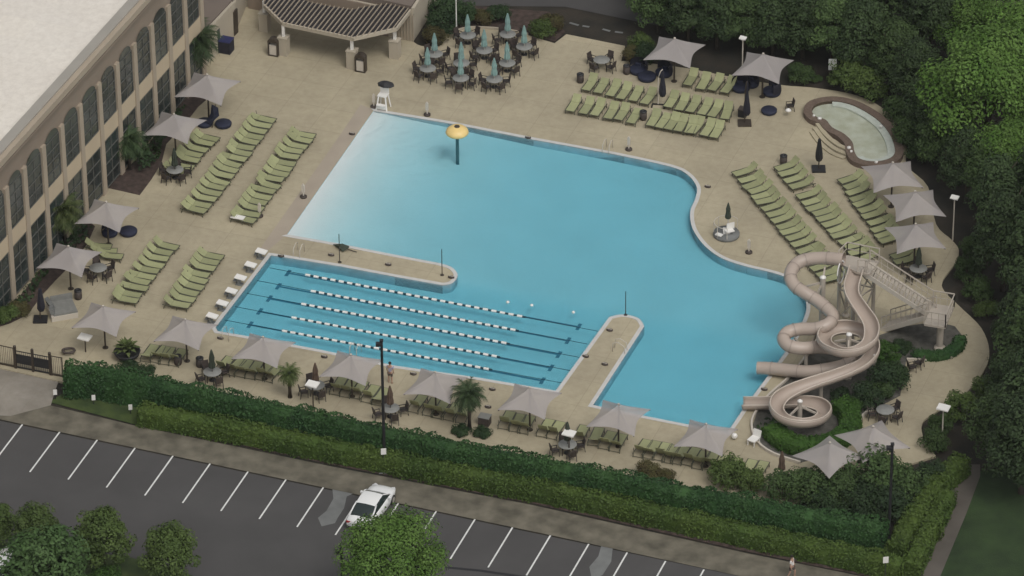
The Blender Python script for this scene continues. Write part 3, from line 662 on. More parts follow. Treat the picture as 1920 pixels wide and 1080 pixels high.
palm(880, 805, 2.9, 1.35, 'largest palm behind the tall hedge, right of the black lamp post', L_palmd, 44)
palm(544, 745, 2.0, .95, 'small palm behind the tall hedge at the left', L_palm, 36)
# planter with flowers
t = thing('large_planter', 'big dark bowl planter full of green leaves beside the hedge', 'planter', G(239, 672), 0)
b = MB(); b.lathe([(.55, 0), (.85, .35), (.95, .62), (.85, .62), (.8, .5), (0.01, .5)], n=20); b.build('bowl', m_black, t)
for i in range(5):
    pass
b = MB(); rnd = random.Random(5)
for i in range(26):
    a = i*2.399; p = Vector((0, 0, .55)); d = Vector((cos(a), sin(a), 0)); s = Vector((-sin(a), cos(a), 0)); e = R(80)-R(60)*i/26
    q = p+(d*cos(e)+Vector((0, 0, sin(e))))*.75; r2 = q+(d*cos(e-.8)+Vector((0, 0, sin(e-.8))))*.45
    b.add([p-s*.05, p+s*.05, q+s*.16, q-s*.16], [(0, 1, 2, 3)]); b.add([q-s*.16, q+s*.16, r2], [(0, 1, 2)])
b.build('foliage', L_palm, t)

# ------------------------------------------------------------ shade sails
def make_sail():
    t = thing('shade_sail', '', 'shade sail', (0, 0, 0), 0, 'grey shade sails round the pool')
    S = 1.78; N = 10; b = MB(); nr = 9; vs = [(0, 0, 3.60)]; fs = []
    ring = []
    for c in range(4):
        a, d = [(S, S), (-S, S), (-S, -S), (S, -S)][c], [(-S, S), (-S, -S), (S, -S), (S, S)][c]
        for k in range(N):
            f = k/N; bow = .21*sin(pi*f); x = a[0]*(1-f)+d[0]*f; y = a[1]*(1-f)+d[1]*f
            x *= 1-bow*.95; y *= 1-bow*.95; z = 2.42+.13*sin(pi*f)
            ring.append((x, y, z))
    n = len(ring)
    for j in range(1, nr+1):
        s = j/nr
        for x, y, z in ring: vs.append((x*s, y*s, 3.60-(3.60-z)*s**.85))
    fs = [(0, 1+i, 1+(i+1) % n) for i in range(n)]
    for j in range(nr-1): fs += [(1+j*n+i, 1+(j+1)*n+i, 1+(j+1)*n+(i+1) % n, 1+j*n+(i+1) % n) for i in range(n)]
    b.add(vs, fs, True); b.build('canopy', m_sail, t)
    b = MB(); b.cyl((0, 0, 0), (0, 0, 3.56), .07, .06, 10); b.cyl((0, 0, 0), (0, 0, .04), .22, .22, 12); b.build('post', m_post, t)
    b = MB(); b.lathe([(.09, 3.57), (.08, 3.64), (.02, 3.67)], n=10); b.build('finial', m_cream, t)
    for sx, sy in ((1, 1), (-1, 1), (-1, -1), (1, -1)): b = MB(); b.bar((0, 0, 3.1), (sx*S*.97, sy*S*.97, 2.36), .05); b.build('arm', m_post, t)
    return t
sail0 = make_sail(); used = [False]
SA = [(388, 139, 0, 1.08, 'shade sail nearest the far end of the building, over the navy daybed'), (326, 213, 0, 1.02, 'shade sail beside the building above the patio table, second from the top'),
 (199, 378, 0, 1., 'shade sail beside the building with the round navy daybed at its edge'), (128, 461, 0, 1., 'shade sail beside the building just above the grey daybed'),
 (193, 573, 0, .97, 'first sail from the left in the hedge line, above the white lamp'), (347, 598, 0, .97, 'second from the left in the line of sails by the hedge'),
 (493, 631, 0, .97, 'third sail from the left in the hedge line, at the pool corner'), (658, 664, 0, .97, 'fourth from the left in the line of sails by the hedge'),
 (816, 697, 0, .97, 'fifth sail from the left in the hedge line, beside the largest palm'), (993, 726, 0, .97, 'sixth sail from the left in the hedge line, before the slim deck arm'),
 (1160, 757, 0, .97, 'seventh from the left in the line of sails by the hedge'), (1324, 794, 0, .97, 'eighth and rightmost sail in the hedge line, at the pool corner'),
 (1265, 71, 0, 1.05, 'shade sail at the top, left of the two over the navy daybeds'), (1431, 100, 0, 1.05, 'shade sail at the top, right of the two over the navy daybeds'),
 (1674, 304, 31, 1.05, 'uppermost of the three sails at the right, touching the hot tub'), (1716, 358, 31, 1.05, 'middle one of the three sails at the right'),
 (1717, 419, 31, 1.02, 'lowest of the three sails at the right, above the slide stairs'),
 (1556, 829, 62, 1.0, 'pointed sail at the lower right, in front behind the shrubs'), (1637, 799, 48, 1.05, 'pale sail at the lower right above the shrubs, beside the path')]
for i, (x, y, a, s, lb) in enumerate(SA):
    p = G(x, y, 3.62*s); t = sail0 if i == 0 else copy_tree(sail0, (0, 0, 0), 0, lb)
    t['label'] = lb; t.location = (p.x, p.y, 0); t.rotation_euler = (0, 0, UANG+R(a)); t.scale = (s, s, s)

# ------------------------------------------------------------ loungers
def make_lounger():
    t = thing('lounger', '', 'lounger', (0, 0, 0), 0, 'lime green loungers'); w = .325
    b = MB(); n = 5
    def slab(p, q, th=.035, ww=w):
        p, q = Vector((p[0], 0, p[1])), Vector((q[0], 0, q[1])); d = (q-p).normalized(); up = Vector((-d.z, 0, d.x)); vs = []
        for k in range(n+1):
            c = p.lerp(q, k/n)-up*.03*sin(pi*k/n)
            for y in (-ww, ww): vs += [c+Vector((0, y, 0))+up*th/2, c+Vector((0, y, 0))-up*th/2]
        fs = []
        for k in range(n): a = k*4; fs += [(a, a+2, a+6, a+4), (a+1, a+5, a+7, a+3), (a, a+4, a+5, a+1), (a+2, a+3, a+7, a+6)]
        fs += [(0, 1, 3, 2), (n*4, n*4+2, n*4+3, n*4+1)]; return vs, fs
    b.add(*slab((-1.0, .34), (.28, .36))); b.build('seat', m_lime, t, fix=True)
    b = MB(); b.add(*slab((0, 0), (.56, .43))); b.build('backrest', m_lime, t, (.30, 0, .37), fix=True)
    b = MB()
    for s in (-1, 1):
        y = s*.37; b.bar((-1.02, y, .33), (.9, y, .33), .045, .055); 
        b.bar((-.85, y, .32), (-.93, y, 0), .045); b.bar((.72, y, .32), (.82, y, 0), .045); b.bar((.62, y, .32), (.70, y, .66), .03)
        b.bar((-.15, y, .32), (-.15, y, .02), .03)
    b.bar((-1.02, -.37, .33), (-1.02, .37, .33), .045); b.bar((.82, -.33, .1), (.82, .33, .1), .03)
    b.build('frame', m_lframe, t); return t
lg0 = make_lounger(); LN = [0]
def lounger(p, ang, label, group):
    rz = ang+R(random.gauss(0, 3.2)); loc = (p.x+random.gauss(0, .06), p.y+random.gauss(0, .06), 0)
    if LN[0] == 0: t = lg0; t.location = loc; t.rotation_euler = (0, 0, rz); t['label'] = label
    else: t = copy_tree(lg0, loc, rz, label)
    k = random.random(); br = [c for c in t.children if c.name.startswith('backrest')][0]; br.rotation_euler = (0, (R(random.uniform(-7, 7)) if k > .07 else R(28))-(R(17) if ang == HB else 0), 0)
    t['group'] = group; LN[0] += 1; return t
VA = UANG+pi/2
HB = UANG-pi/2
def row(a, c, n, ang, nm, end, jump=0):
    A, C2 = G(*a, .38), G(*c, .38)
    for i in range(n):
        p = A.lerp(C2, i/max(1, n-1)); lounger(p, ang, f'lime green lounger, {ORD[i]} from {end} end in {nm}', nm)
row((491, 222), (365, 391), 17, UANG+pi, 'left upper row nearest the building', 'far')
row((566, 250), (455, 408), 16, UANG+pi, 'left upper row beside the beach entry', 'far')
row((384, 256), (330, 318), 7, UANG+pi, 'row under the second left sail', 'far')
row((307, 460), (232, 560), 10, UANG+pi, 'lower left row nearest the building', 'far')
row((393, 478), (333, 568), 9, UANG+pi, 'lower left row beside the starting blocks', 'far')
row((205, 478), (183, 460), 3, UANG+pi+.2, 'trio below the third left sail', 'right')
row((1107, 156), (1215, 180), 6, VA, 'top block rear left row', 'left')
row((1077, 194), (1192, 217), 6, VA, 'top block front left row', 'left')
row((1297, 147), (1366, 161), 4, VA, 'rear row between the top sails', 'left')
row((1260, 188), (1362, 210), 6, VA, 'top block middle right row', 'left')
row((1228, 223), (1344, 244), 8, VA, 'top block front right row', 'left')
RA = R(27)
row((1397, 321), (1563, 520), 19, RA, 'right side row nearest the pool', 'upper')
row((1478, 309), (1503, 345), 4, RA, 'short quartet beside the black umbrella', 'upper')
row((1518, 363), (1626, 480), 12, RA, 'right side middle row', 'upper')
row((1595, 333), (1672, 446), 11, RA, 'row beneath the right hand sails', 'upper')
row((1692, 474), (1702, 486), 2, RA, 'pair below the lowest right sail', 'upper')
HB = UANG-pi/2                               # heads toward the hedge
hrows = [((280, 660), (334, 667), 4, 'hedge row right of the bowl planter'), ((422, 682), (514, 698), 6, 'hedge row left of the small palm'),
 ((634, 722), (670, 729), 3, 'hedge row below the fourth sail'), ((694, 737), (712, 741), 2, 'hedge pair left of the light pole'),
 ((784, 756), (872, 774), 5, 'hedge row left of the tall palm'), ((950, 786), (988, 794), 3, 'hedge row below the sixth sail'),
 ((1022, 800), (1042, 804), 2, 'hedge pair left of the last table'), ((1092, 812), (1160, 828), 4, 'hedge row below the seventh sail'),
 ((1204, 838), (1332, 862), 8, 'hedge row below the eighth sail'), ((1352, 868), (1428, 880), 4, 'hedge row behind the olive shrubs')]
for a, c, n, nm in hrows: row(a, c, n, HB, nm, 'left')
# towels
def towel(x, y, ang, label, z=.44):
    b = MB(); b.box((0, 0, 0), (1.0, .5, .05)); b.box((-.3, 0, .045), (.35, .46, .05)); single(b, 'towel', m_white, label, 'towel', G(x, y, z), ang)
towel(446, 407, UANG, 'white towel lying on the nearest lounger of the row by the beach entry')

# ------------------------------------------------------------ patio furniture
def make_table():
    t = thing('patio_table', '', 'table', (0, 0, 0), 0, 'round patio tables')
    b = MB(); b.lathe([(.02, .70), (.60, .70), (.64, .72), (.62, .745), (.02, .745)], n=20); b.build('tabletop', m_tabt, t)
    for k in range(4):
        b = MB(); a = pi/4+k*pi/2; b.bar((cos(a)*.42, sin(a)*.42, .70), (cos(a)*.5, sin(a)*.5, 0), .045); b.build('leg', m_brown, t)
    return t
def make_chair():                           # faces +x
    t = thing('patio_chair', '', 'chair', (0, 0, 0), 0, 'dark patio chairs')
    b = MB(); b.box((0, 0, .43), (.5, .5, .06)); b.build('seat', m_brown, t)
    b = MB(); b.box((-.27, 0, .70), (.06, .48, .52), 0, -.18); b.build('backrest', m_brown, t)
    b = MB()
    for s in (-1, 1):
        b.bar((.22, s*.25, .62), (.25, s*.25, 0), .04); b.bar((-.2, s*.25, .62), (-.3, s*.25, 0), .04); b.bar((-.28, s*.25, .63), (.26, s*.25, .63), .05, .03)
    b.bar((-.22, -.25, .42), (-.22, .25, .42), .03)
    b.build('frame', m_black, t); return t
def make_umb(mt, name='closed_umbrella', h=2.55, grp=None):
    t = thing(name, '', 'umbrella', (0, 0, 0), 0, grp)
    b = MB(); b.cyl((0, 0, .05), (0, 0, h), .025, n=8); b.build('pole', m_cream if mt is m_teal else m_post, t)
    b = MB(); N = 16; vs = []; prof = [(.19, h-1.45), (.21, h-1.3), (.15, h-.95), (.17, h-.7), (.11, h-.35), (.04, h)]
    for j, (r, z) in enumerate(prof): vs += [(r*(1+.28*(k % 2))*cos(2*pi*k/N), r*(1+.28*(k % 2))*sin(2*pi*k/N), z) for k in range(N)]
    fs = [(j*N+k, j*N+(k+1) % N, (j+1)*N+(k+1) % N, (j+1)*N+k) for j in range(len(prof)-1) for k in range(N)]+[tuple(reversed(range(N))), tuple(range((len(prof)-1)*N, len(prof)*N))]
    b.add(vs, fs); b.build('canopy', mt, t)
    b = MB(); b.lathe([(.25, 0), (.25, .06), (.05, .09)], n=14); b.build('base', m_black, t); return t
PR = {}
def put(key, mk, loc, rz, label, sc=None):
    if key not in PR: t = mk(); PR[key] = t; t.location = loc; t.rotation_euler = (0, 0, rz); t['label'] = label
    else: t = copy_tree(PR[key], loc, rz, label)
    if sc: t.scale = (sc, sc, sc)
    return t
def dining(x, y, nch, where, umb=None, a0=.4, tsc=1., cols=''):
    p = G(x, y, .72); p.z = 0
    put('table', make_table, p, 0, f'round patio table {where}', tsc)
    for k in range(nch):
        a = a0+2*pi*k/nch; q = p+Vector((cos(a), sin(a), 0))*(.86*tsc+.05)
        put('chair', make_chair, q, a+pi+random.uniform(-.15, .15), f'dark chair, {ORD[k]} counterclockwise at the table {where}')
    if umb: put('umb'+umb, {'teal': lambda: make_umb(m_teal, grp='teal closed umbrellas'), 'brown': lambda: make_umb(m_browncv, grp='brown closed umbrellas'), 'green': lambda: make_umb(m_green, grp='dark green closed umbrellas')}[umb], p, 0, f'{umb} closed umbrella in the table {where}')
D = [(802, 128, 'left front in the teal umbrella group', 5, .1), (815, 101, 'second left in the teal umbrella group', 4, .5),
     (864, 146, 'middle front in the teal umbrella group', 5, .8), (865, 118, 'second middle in the teal umbrella group', 4, .3),
     (877, 66, 'back left in the teal umbrella group', 4, .9), (908, 94, 'centre back in the teal umbrella group', 4, .6),
     (927, 148, 'right front in the teal umbrella group', 5, .2), (951, 118, 'second right in the teal umbrella group', 4, .7),
     (952, 64, 'back right in the teal umbrella group', 4, .4), (983, 87, 'far right in the teal umbrella group', 4, .9)]
for x, y, wh, n, a0 in D: dining(x, y, n, wh, 'teal', a0)
dining(1128, 112, 4, 'alone near the top daybeds', None, .9)
dining(328, 318, 5, 'beside the second left sail', 'green', .2)
dining(184, 502, 5, 'right of the fourth left sail', None, .5)
dining(1722, 503, 5, 'under the lowest right hand sail', 'green', .3)
dining(1660, 768, 5, 'at the slide bed edge', None, .7)
dining(398, 697, 4, 'by the hedge right of the large planter', 'green', .5)
dining(592, 722, 4, 'by the hedge beside the small palm', 'brown', .4)
dining(732, 765, 4, 'behind the black light pole', 'brown', .3)
dining(1064, 833, 4, 'by the hedge below the seventh sail', 'green', .3)
for i, (x, y, a) in enumerate(((1709, 697, .3), (1723, 689, 2.6))):
    put('chair', make_chair, G(x, y), a, ('left' if i == 0 else 'right')+' one of the two dark chairs standing alone beside the path bend')
put('umbbrown', None, G(1465, 905), 0, 'brown closed umbrella standing alone by the shrubs at the lower right')
# chair next to hot tub with towel
put('chair', make_chair, G(1481, 207), pi+.2, 'black chair with a pale towel on it left of the hot tub')
b = MB(); b.lathe([(.2, 0), (.24, .06), (.16, .16), (.02, .2)], n=10); single(b, 'towel', m_white, 'small pale rolled towel on the black chair by the hot tub', 'towel', G(1478, 208, .46))

# bins, small cylinders
def make_bin():
    t = thing('round_bin', '', 'bin', (0, 0, 0), 0, 'round dark bins')
    b = MB(); b.lathe([(.23, 0), (.27, .1), (.27, .66), (.02, .66)], n=14); b.build('body', m_brown, t)
    b = MB(); b.lathe([(.28, .665), (.28, .72), (.16, .80), (.15, .70), (.02, .70)], n=14); b.build('lid', m_black, t); return t
for x, y, lb in ((1088, 154, 'round dark bin left of the top lounger block'), (1175, 138, 'round dark bin left of the navy daybeds'), (1206, 224, 'round dark bin between the two front lounger rows'),
                 (1469, 307, 'round dark bin at the head of the middle right hand lounger row'), (147, 560, 'round dark bin beside the grey daybed'), (375, 687, 'round dark bin left of the table by the hedge'),
                 (334, 683, 'round dark bin at the second sail post by the hedge')):
    put('bin', make_bin, G(x, y), 0, lb)
# skimmer lids / deck boxes
def make_lid():
    t = thing('deck_float', '', 'rescue tube', (0, 0, 0), 0, 'small dark items on the pool edge')
    b = MB(); b.lathe([(.20, 0), (.26, .05), (.24, .14), (.02, .17)], n=12, sx=1.2, sy=.8); b.build('cover', m_brown, t)
    b = MB(); b.bar((-.2, 0, .18), (.2, 0, .18), .05); b.build('strap', m_cream, t); return t
LB = [(660, 252, 'on the upper left beach edge'), (990, 259, 'on the far pool edge right of the mushroom fountain'), (527, 481, 'at the upper left lap pool corner'), (621, 479, 'on the island left of the fallen umbrella'),
      (728, 497, 'in the middle of the island deck'), (846, 521, 'at the rounded tip of the island deck'), (413, 635, 'at the near left lap pool corner'), (608, 670, 'on the near pool edge by the brown umbrella'),
      (775, 702, 'on the near pool edge right of the lamp post'), (923, 731, 'on the near pool edge right of the largest palm'), (1098, 669, 'on the left side of the slim deck arm'), (1134, 684, 'on the slim deck arm, right of the middle'),
      (1143, 620, 'near the rounded end of the slim deck arm'), (1327, 351, 'on the deck right of the pool bend'), (1433, 731, 'between the two slide exits'), (915, 764, 'behind the brown planter box')]
for x, y, lb in LB: put('lid', make_lid, G(x, y), UANG, 'small dark deck float cover '+lb, .8)
# white posts with dark bases
def make_stanchion():
    t = thing('rescue_post', '', 'post', (0, 0, 0), 0, 'white rescue posts round the pool')
    b = MB(); b.lathe([(.26, 0), (.26, .12), (.08, .16)], n=12); b.build('base', m_brown, t)
    b = MB(); b.cyl((0, 0, .14), (0, 0, 1.15), .055, .055, 8); b.box((0, 0, .75), (.2, .14, .62)); b.build('post', m_cream, t); return t
for x, y, lb in ((801, 216, 'on the far pool edge near the guard chair'), (569, 370, 'beside the beach entry'), (487, 406, 'at the near end of the second lounger row'), (1404, 474, 'on the deck by the pool bend near the slides'),
                 (1179, 281, 'on the far pool edge by the handrails'), (701, 201, 'just left of the guard chair')):
    put('stan', make_stanchion, G(x, y), UANG, 'white post with dark round base '+lb)
# starting blocks
def make_block():
    t = thing('starting_block', '', 'starting block', (0, 0, 0), 0, 'white starting blocks')
    b = MB(); b.box((0, 0, .62), (.78, .56, .07), 0, .12); b.build('platform', m_white, t)
    b = MB(); b.box((-.12, 0, .3), (.16, .3, .6)); b.box((-.1, 0, .03), (.5, .4, .06)); b.build('pedestal', m_patch, t)
    b = MB(); b.box((-.42, 0, .3), (.24, .34, .05)); b.bar((-.35, 0, 0), (-.35, 0, .3), .06); b.build('step', m_patch, t); return t
for i, (x, y) in enumerate(((490, 471), (470, 496), (451, 520), (434, 545), (417, 568), (398, 592))):
    put('block', make_block, (lambda p: Vector((p.x, p.y, 0)))(G(x, y, .62)), UANG, f'white starting block, {ORD[i]} from the far end of the lap pool')
# lane ropes
ropes = [((505, 502), (1121, 621), 574, 988), ((482, 526), (1101, 645), 585, 975), ((463, 550), (1086, 670), 567, 958), ((441, 575), (1070, 695), 549, 940), ((421, 600), (1054, 718), 531, 925)]
for i, (a, c, x0, x1) in enumerate(ropes):
    t = thing('lane_rope', f'lane rope with white and dark floats, {ORD[i]} from the island side', 'lane rope', (0, 0, 0), 0, 'lane ropes of the lap pool')
    A, C2 = G(*a, WZ+.03), G(*c, WZ+.03); b = MB(); b.tube([A, C2], .022, 5); b.build('cable', m_rope, t)
    L = (C2-A); f0 = (x0-a[0])/(c[0]-a[0]); f1 = (x1-a[0])/(c[0]-a[0]); LL = L.length; n = int((f1-f0)*LL/.62)
    for k in range(n):
        p = A+L*(f0+(f1-f0)*k/n); d = L.normalized(); wb = MB(); wb.cyl(p, p+d*.38, .10, n=8); wb.build('white_float', m_white, t); wb = MB(); wb.cyl(p+d*.385, p+d*.61, .07, n=8); wb.build('dark_float', m_rope, t)
for x, y, lb in ((952, 567, 'left'), (997, 573, 'middle'), (1075, 586, 'right')):
    b = MB(); b.lathe([(.02, -.1), (.1, -.05), (.13, .02), (.1, .1), (.02, .13)], n=10); single(b, 'buoy', m_white, f'small white buoy on the water above the lane ropes, {lb} one of three', 'buoy', G(x, y, WZ), 0, 'white buoys')
# mushroom fountain
t = thing('mushroom_fountain', 'yellow mushroom fountain on a teal pole in the shallow water', 'fountain', G(858, 306, -.4))
b = MB(); b.cyl((0, 0, -.4), (0, 0, 2.75), .13, .12, 12); b.build('pole', m_tealp, t)
b = MB(); b.lathe([(.10, 2.62), (.78, 2.55), (.86, 2.66), (.80, 2.86), (.60, 3.04), (.30, 3.15), (.02, 3.18)], n=28); b.build('cap', m_yellow, t)
b = MB(); b.lathe([(.22, 3.155), (.2, 3.2), (.02, 3.2)], n=12); b.build('spout', m_post, t)
# lifeguard chair with black umbrella
t = thing('lifeguard_chair', 'white lifeguard chair with a black umbrella at the far left pool corner', 'lifeguard chair', G(719, 203), UANG)
for s, q in ((-1, -1), (1, -1), (-1, 1), (1, 1)):
    b = MB(); b.bar((s*.42, q*.42, 0), (s*.27, q*.27, 1.15), .09); b.build('leg', m_white, t)
b = MB(); b.box((0, 0, 1.18), (.72, .66, .08)); b.build('seat', m_white, t)
b = MB(); b.box((0, .32, 1.5), (.68, .07, .62)); b.build('backrest', m_white, t)
b = MB(); b.box((0, -.5, .55), (.66, .3, .06)); b.box((0, -.42, .3), (.66, .06, .3)); b.build('footrest', m_white, t)
b = MB(); b.cyl((.1, .4, 1.0), (.1, .4, 2.1), .03); b.lathe([(.68, 1.86), (.60, 1.98), (.25, 2.14), (.02, 2.2)], c=(.1, .35, 0), n=8, smooth=False, sy=.7); b.build('umbrella', m_black, t)
# round guard station
t = thing('guard_station', 'round lifeguard platform with pale rails and a closed dark umbrella at the pool bend', 'guard station', G(1362, 442), 0)
b = MB(); b.lathe([(.9, 0), (.95, .05), (.95, .28), (.02, .28)], n=20); b.build('platform', m_patch, t)
b = MB()
for k in range(6):
    a = R(30)+k*R(48); b.bar((cos(a)*.92, sin(a)*.92, 0), (cos(a)*.92, sin(a)*.92, 1.15), .04)
b.tube([(cos(R(30)+k*R(24))*.92, sin(R(30)+k*R(24))*.92, 1.15) for k in range(11)], .025, 6); b.build('railing', m_cream, t)
b = MB(); b.box((.2, -.25, .6), (.62, .45, .08), .4); b.box((.28, -.03, .85), (.6, .07, .5), .4); b.box((-.55, -.5, .42), (.5, .34, .07), -.6); b.box((0, 0, .3), (.5, .5, .5)); b.build('seat', m_white, t)
b = MB(); b.cyl((0.1, .1, .28), (.1, .1, 1.5), .03); b.build('pole', m_cream, t)
b = MB(); b.lathe([(.2, 1.45), (.24, 1.55), (.16, 2.0), (.18, 2.2), (.03, 2.75)], c=(.1, .1, 0), n=9, smooth=False); b.build('canopy', m_green, t)
# slender poles and the fallen umbrella
def pole(x, y, h, label, mt=m_post, r=.035, name='slender_pole'):
    b = MB(); b.cyl((0, 0, 0), (0, 0, h), r, r*.8, 8); b.lathe([(r*4, 0), (r*4, .04), (r, .06)], n=10); return single(b, name, mt, label, 'pole', G(x, y))
pole(637, 492, 2.4, 'slender dark pole on the island beside the fallen green umbrella'); pole(829, 516, 2.2, 'slender dark pole at the rounded tip of the island'); pole(1173, 591, 2.0, 'slender dark pole at the end of the slim deck arm')
t = thing('fallen_umbrella', 'green folded umbrella lying on the island deck', 'umbrella', G(640, 468), UANG+.05)
b = MB(); b.add([(-.75, .32, .12), (.55, .16, .30), (.62, -.1, .32), (.25, -.42, .12), (-.1, -.2, .38), (.1, .05, .5), (.2, -.1, .02)], [(0, 5, 4), (0, 1, 5), (1, 2, 5), (2, 3, 4), (2, 4, 5), (0, 4, 3, 6), (0, 6, 1), (6, 3, 2, 1)]); b.build('canopy', m_green, t, fix=True)
b = MB(); b.cyl((-.7, .3, .1), (1.2, -.1, .08), .03); b.build('pole', m_post, t)
# handrails
def rail(x, y, label, ang=VA):
    t = thing('pool_handrail', label, 'handrail', G(x, y), ang, 'pool handrails'); b = MB()
    for s in (-.25, .25): b.tube([(-.5, s, 0), (-.45, s, .7), (-.1, s, .85), (.35, s, .6), (.45, s, -.1)], .025, 6)
    b.build('rails', m_cream, t)
rail(560, 477, 'pair of pale handrails at the upper left lap pool corner', HB); rail(1139, 282, 'pair of pale handrails on the far pool edge', HB); rail(667, 662, 'pair of pale handrails on the near pool edge by the fourth sail')
rail(1163, 658, 'pair of pale handrails on the slim deck arm', UANG); rail(428, 632, 'pair of pale handrails at the near left lap pool corner')

# navy daybeds, cantilever umbrellas
def daybed(x, y, rz, label, hood=True, sc=1., mt=m_navy):
    t = thing('round_daybed', label, 'daybed', G(x, y), rz, 'navy daybeds')
    b = MB(); b.lathe([(.72, 0), (.80, .1), (.84, .34), (.78, .42), (.02, .44)], n=22); b.build('mattress', mt, t)
    if hood:
        b = MB(); vs = []; N = 12; K = 5
        for j in range(K+1):
            el = R(88)*j/K
            for i in range(N+1):
                a = R(-95)+R(190)*i/N; vs.append((.86*cos(a)*cos(el*.55), .86*sin(a)*cos(el*.45), .38+.85*sin(el)))
        b.add(vs, [(j*(N+1)+i, j*(N+1)+i+1, (j+1)*(N+1)+i+1, (j+1)*(N+1)+i) for j in range(K) for i in range(N)], True); b.build('hood', m_navyu, t)
        b = MB(); b.box((.3, .2, .55), (.2, .5, .3), .3); b.build('cushion', mt, t)
    t.scale = (sc,)*3; return t
daybed(419, 236, 0, 'round navy daybed seat at the top left, below the tilted navy parasol', False, .75)
daybed(384, 234, pi, 'navy daybed half hidden by the second left sail', False, .75)
t = thing('tilted_parasol', 'small navy folded parasol leaning over the daybed at the top left', 'umbrella', G(398, 240), 0)
b = MB(); b.cyl((0, 0, 0), (.3, .25, 1.9), .03); b.build('pole', m_post, t)
b = MB(); b.add([(.02, .2, 1.95), (.5, .1, 1.7), (.55, .1, 1.0), (.2, -.1, .75), (-.15, -.05, .25), (-.35, 0, .5), (-.1, .1, 1.2), (.2, -.25, 1.3)], [(0, 7, 1), (1, 7, 2), (2, 7, 3), (3, 7, 4), (4, 7, 5), (5, 7, 6), (6, 7, 0), (0, 1, 2, 3, 4, 5, 6)]); b.build('canopy', m_navy, t, fix=True)
daybed(241, 438, 0, 'round navy daybed at the edge of the third left sail', False, .78); daybed(206, 440, 2, 'navy daybed under the third left sail', True, .7)
daybed(1197, 135, 1.0, 'navy hooded daybed, left of the cluster under the top left sail', True, .85); daybed(1213, 148, -1.2, 'navy round daybed in front of the cluster under the top left sail', False, .85)
daybed(1245, 140, .7, 'navy hooded daybed, right of the cluster under the top left sail', True, .8)
daybed(1389, 168, 1.2, 'navy hooded daybed, left of the cluster under the top right sail', True, .85); daybed(1408, 160, .9, 'navy hooded daybed, middle of the cluster under the top right sail', True, .75)
daybed(1447, 176, .2, 'navy hooded daybed, right of the cluster under the top right sail', True, .85); daybed(1442, 211, 0, 'navy round ottoman alone on the deck left of the hot tub', False, .72)
def cantilever(x, y, label, mt, h=2.9, dx=.3, basem=m_post, slab=True, rz=0.):
    t = thing('cantilever_umbrella', label, 'umbrella', G(x, y), rz, 'closed cantilever umbrellas')
    b = MB()
    if slab: b.box((0, 0, .06), (1.0, .95, .12))
    else: b.bar((-.5, -.4, .05), (-.4, .1, .05), .1); b.bar((-.4, .1, .05), (.5, -.05, .05), .1); b.bar((.4, -.6, .05), (.5, -.05, .05), .1)
    b.build('base', basem, t)
    b = MB(); b.cyl((0, 0, .1), (0, 0, h*.78), .045); b.tube([(0, 0, h*.78), (dx*.5, 0, h*.95), (dx, 0, h)], .04, 8); b.build('pole', m_cream if slab is False else m_post, t)
    b = MB(); N = 12; prof = [(.03, .95), (.16, .78), (.26, 1.05), (.24, 1.5), (.17, 2.0), (.10, 2.6), (.03, h)]; vs = []
    for r, z in prof: vs += [(dx+r*(1+.2*(k % 2))*cos(2*pi*k/N), r*(1+.2*(k % 2))*sin(2*pi*k/N), z*(1 if z > 1 else 1)) for k in range(N)]
    b.add(vs, [(j*N+k, j*N+(k+1) % N, (j+1)*N+(k+1) % N, (j+1)*N+k) for j in range(len(prof)-1) for k in range(N)]+[tuple(reversed(range(N))), tuple(range(6*N, 7*N))]); b.build('canopy', mt, t)
cantilever(1234, 197, 'closed navy cantilever umbrella on a forked stand in the top lounger block', m_navyu, 3.1, .32, m_black, False, 0)
cantilever(1396, 232, 'closed navy cantilever umbrella on a brown slab right of the top lounger block', m_navyu, 3.7, .15, m_post)
cantilever(1535, 318, 'closed black cantilever umbrella on a dark slab below the hot tub steps', m_black, 2.7, 0., m_black)
cantilever(76, 600, 'closed navy cantilever umbrella on a dark slab beside the grey daybed', m_navyu, 2.5, .1, m_black)
# box beside the umbrella, navy covered box at the top left
t = thing('deck_box', 'dark square box beside the umbrella right of the top lounger block', 'box', G(1393, 217), UANG); b = MB(); b.box((0, 0, .3), (.6, .6, .6)); b.build('body', m_black, t); b = MB(); b.box((0, 0, .63), (.66, .66, .06)); b.build('lid', m_brown, t)
t = thing('covered_grill', 'navy covered square box by the wall at the upper left', 'box', G(424, 96), UANG); b = MB(); b.box((0, 0, .5), (1.0, .9, 1.0)); b.build('body', m_navyu, t)
b = MB(); b.box((0, 0, 1.04), (1.04, .94, .08)); b.build('cover', mat('navy_cover', (.015, .02, .09), .5), t)
t = thing('planter_box', 'brown square planter box right of the largest palm', 'planter', G(909, 795), UANG); b = MB(); b.box((0, 0, .32), (.75, .6, .64)); b.build('box', m_brown, t); b = MB(); b.box((0, 0, .66), (.82, .66, .05)); b.build('rim', m_grey, t)
# grey daybed lower left
t = thing('square_daybed', 'low grey daybed with pale cushions beside the navy umbrella', 'daybed', G(116, 586), R(38)+UANG)
b = MB(); b.box((0, 0, .2), (1.9, 2.0, .4)); b.build('base', m_cream, t); b = MB(); b.box((.1, 0, .46), (1.7, 1.9, .13)); b.build('mattress', m_grey, t)
b = MB(); b.box((-.75, .35, .7), (.3, 1.0, .5), .15, -.3); b.box((-.8, -.5, .68), (.28, .6, .42), -.2, -.3); b.build('cushion', m_patch, t)
b = MB(); b.box((.2, .9, .65), (1.6, .2, .45)); b.build('backrest', m_grey, t)
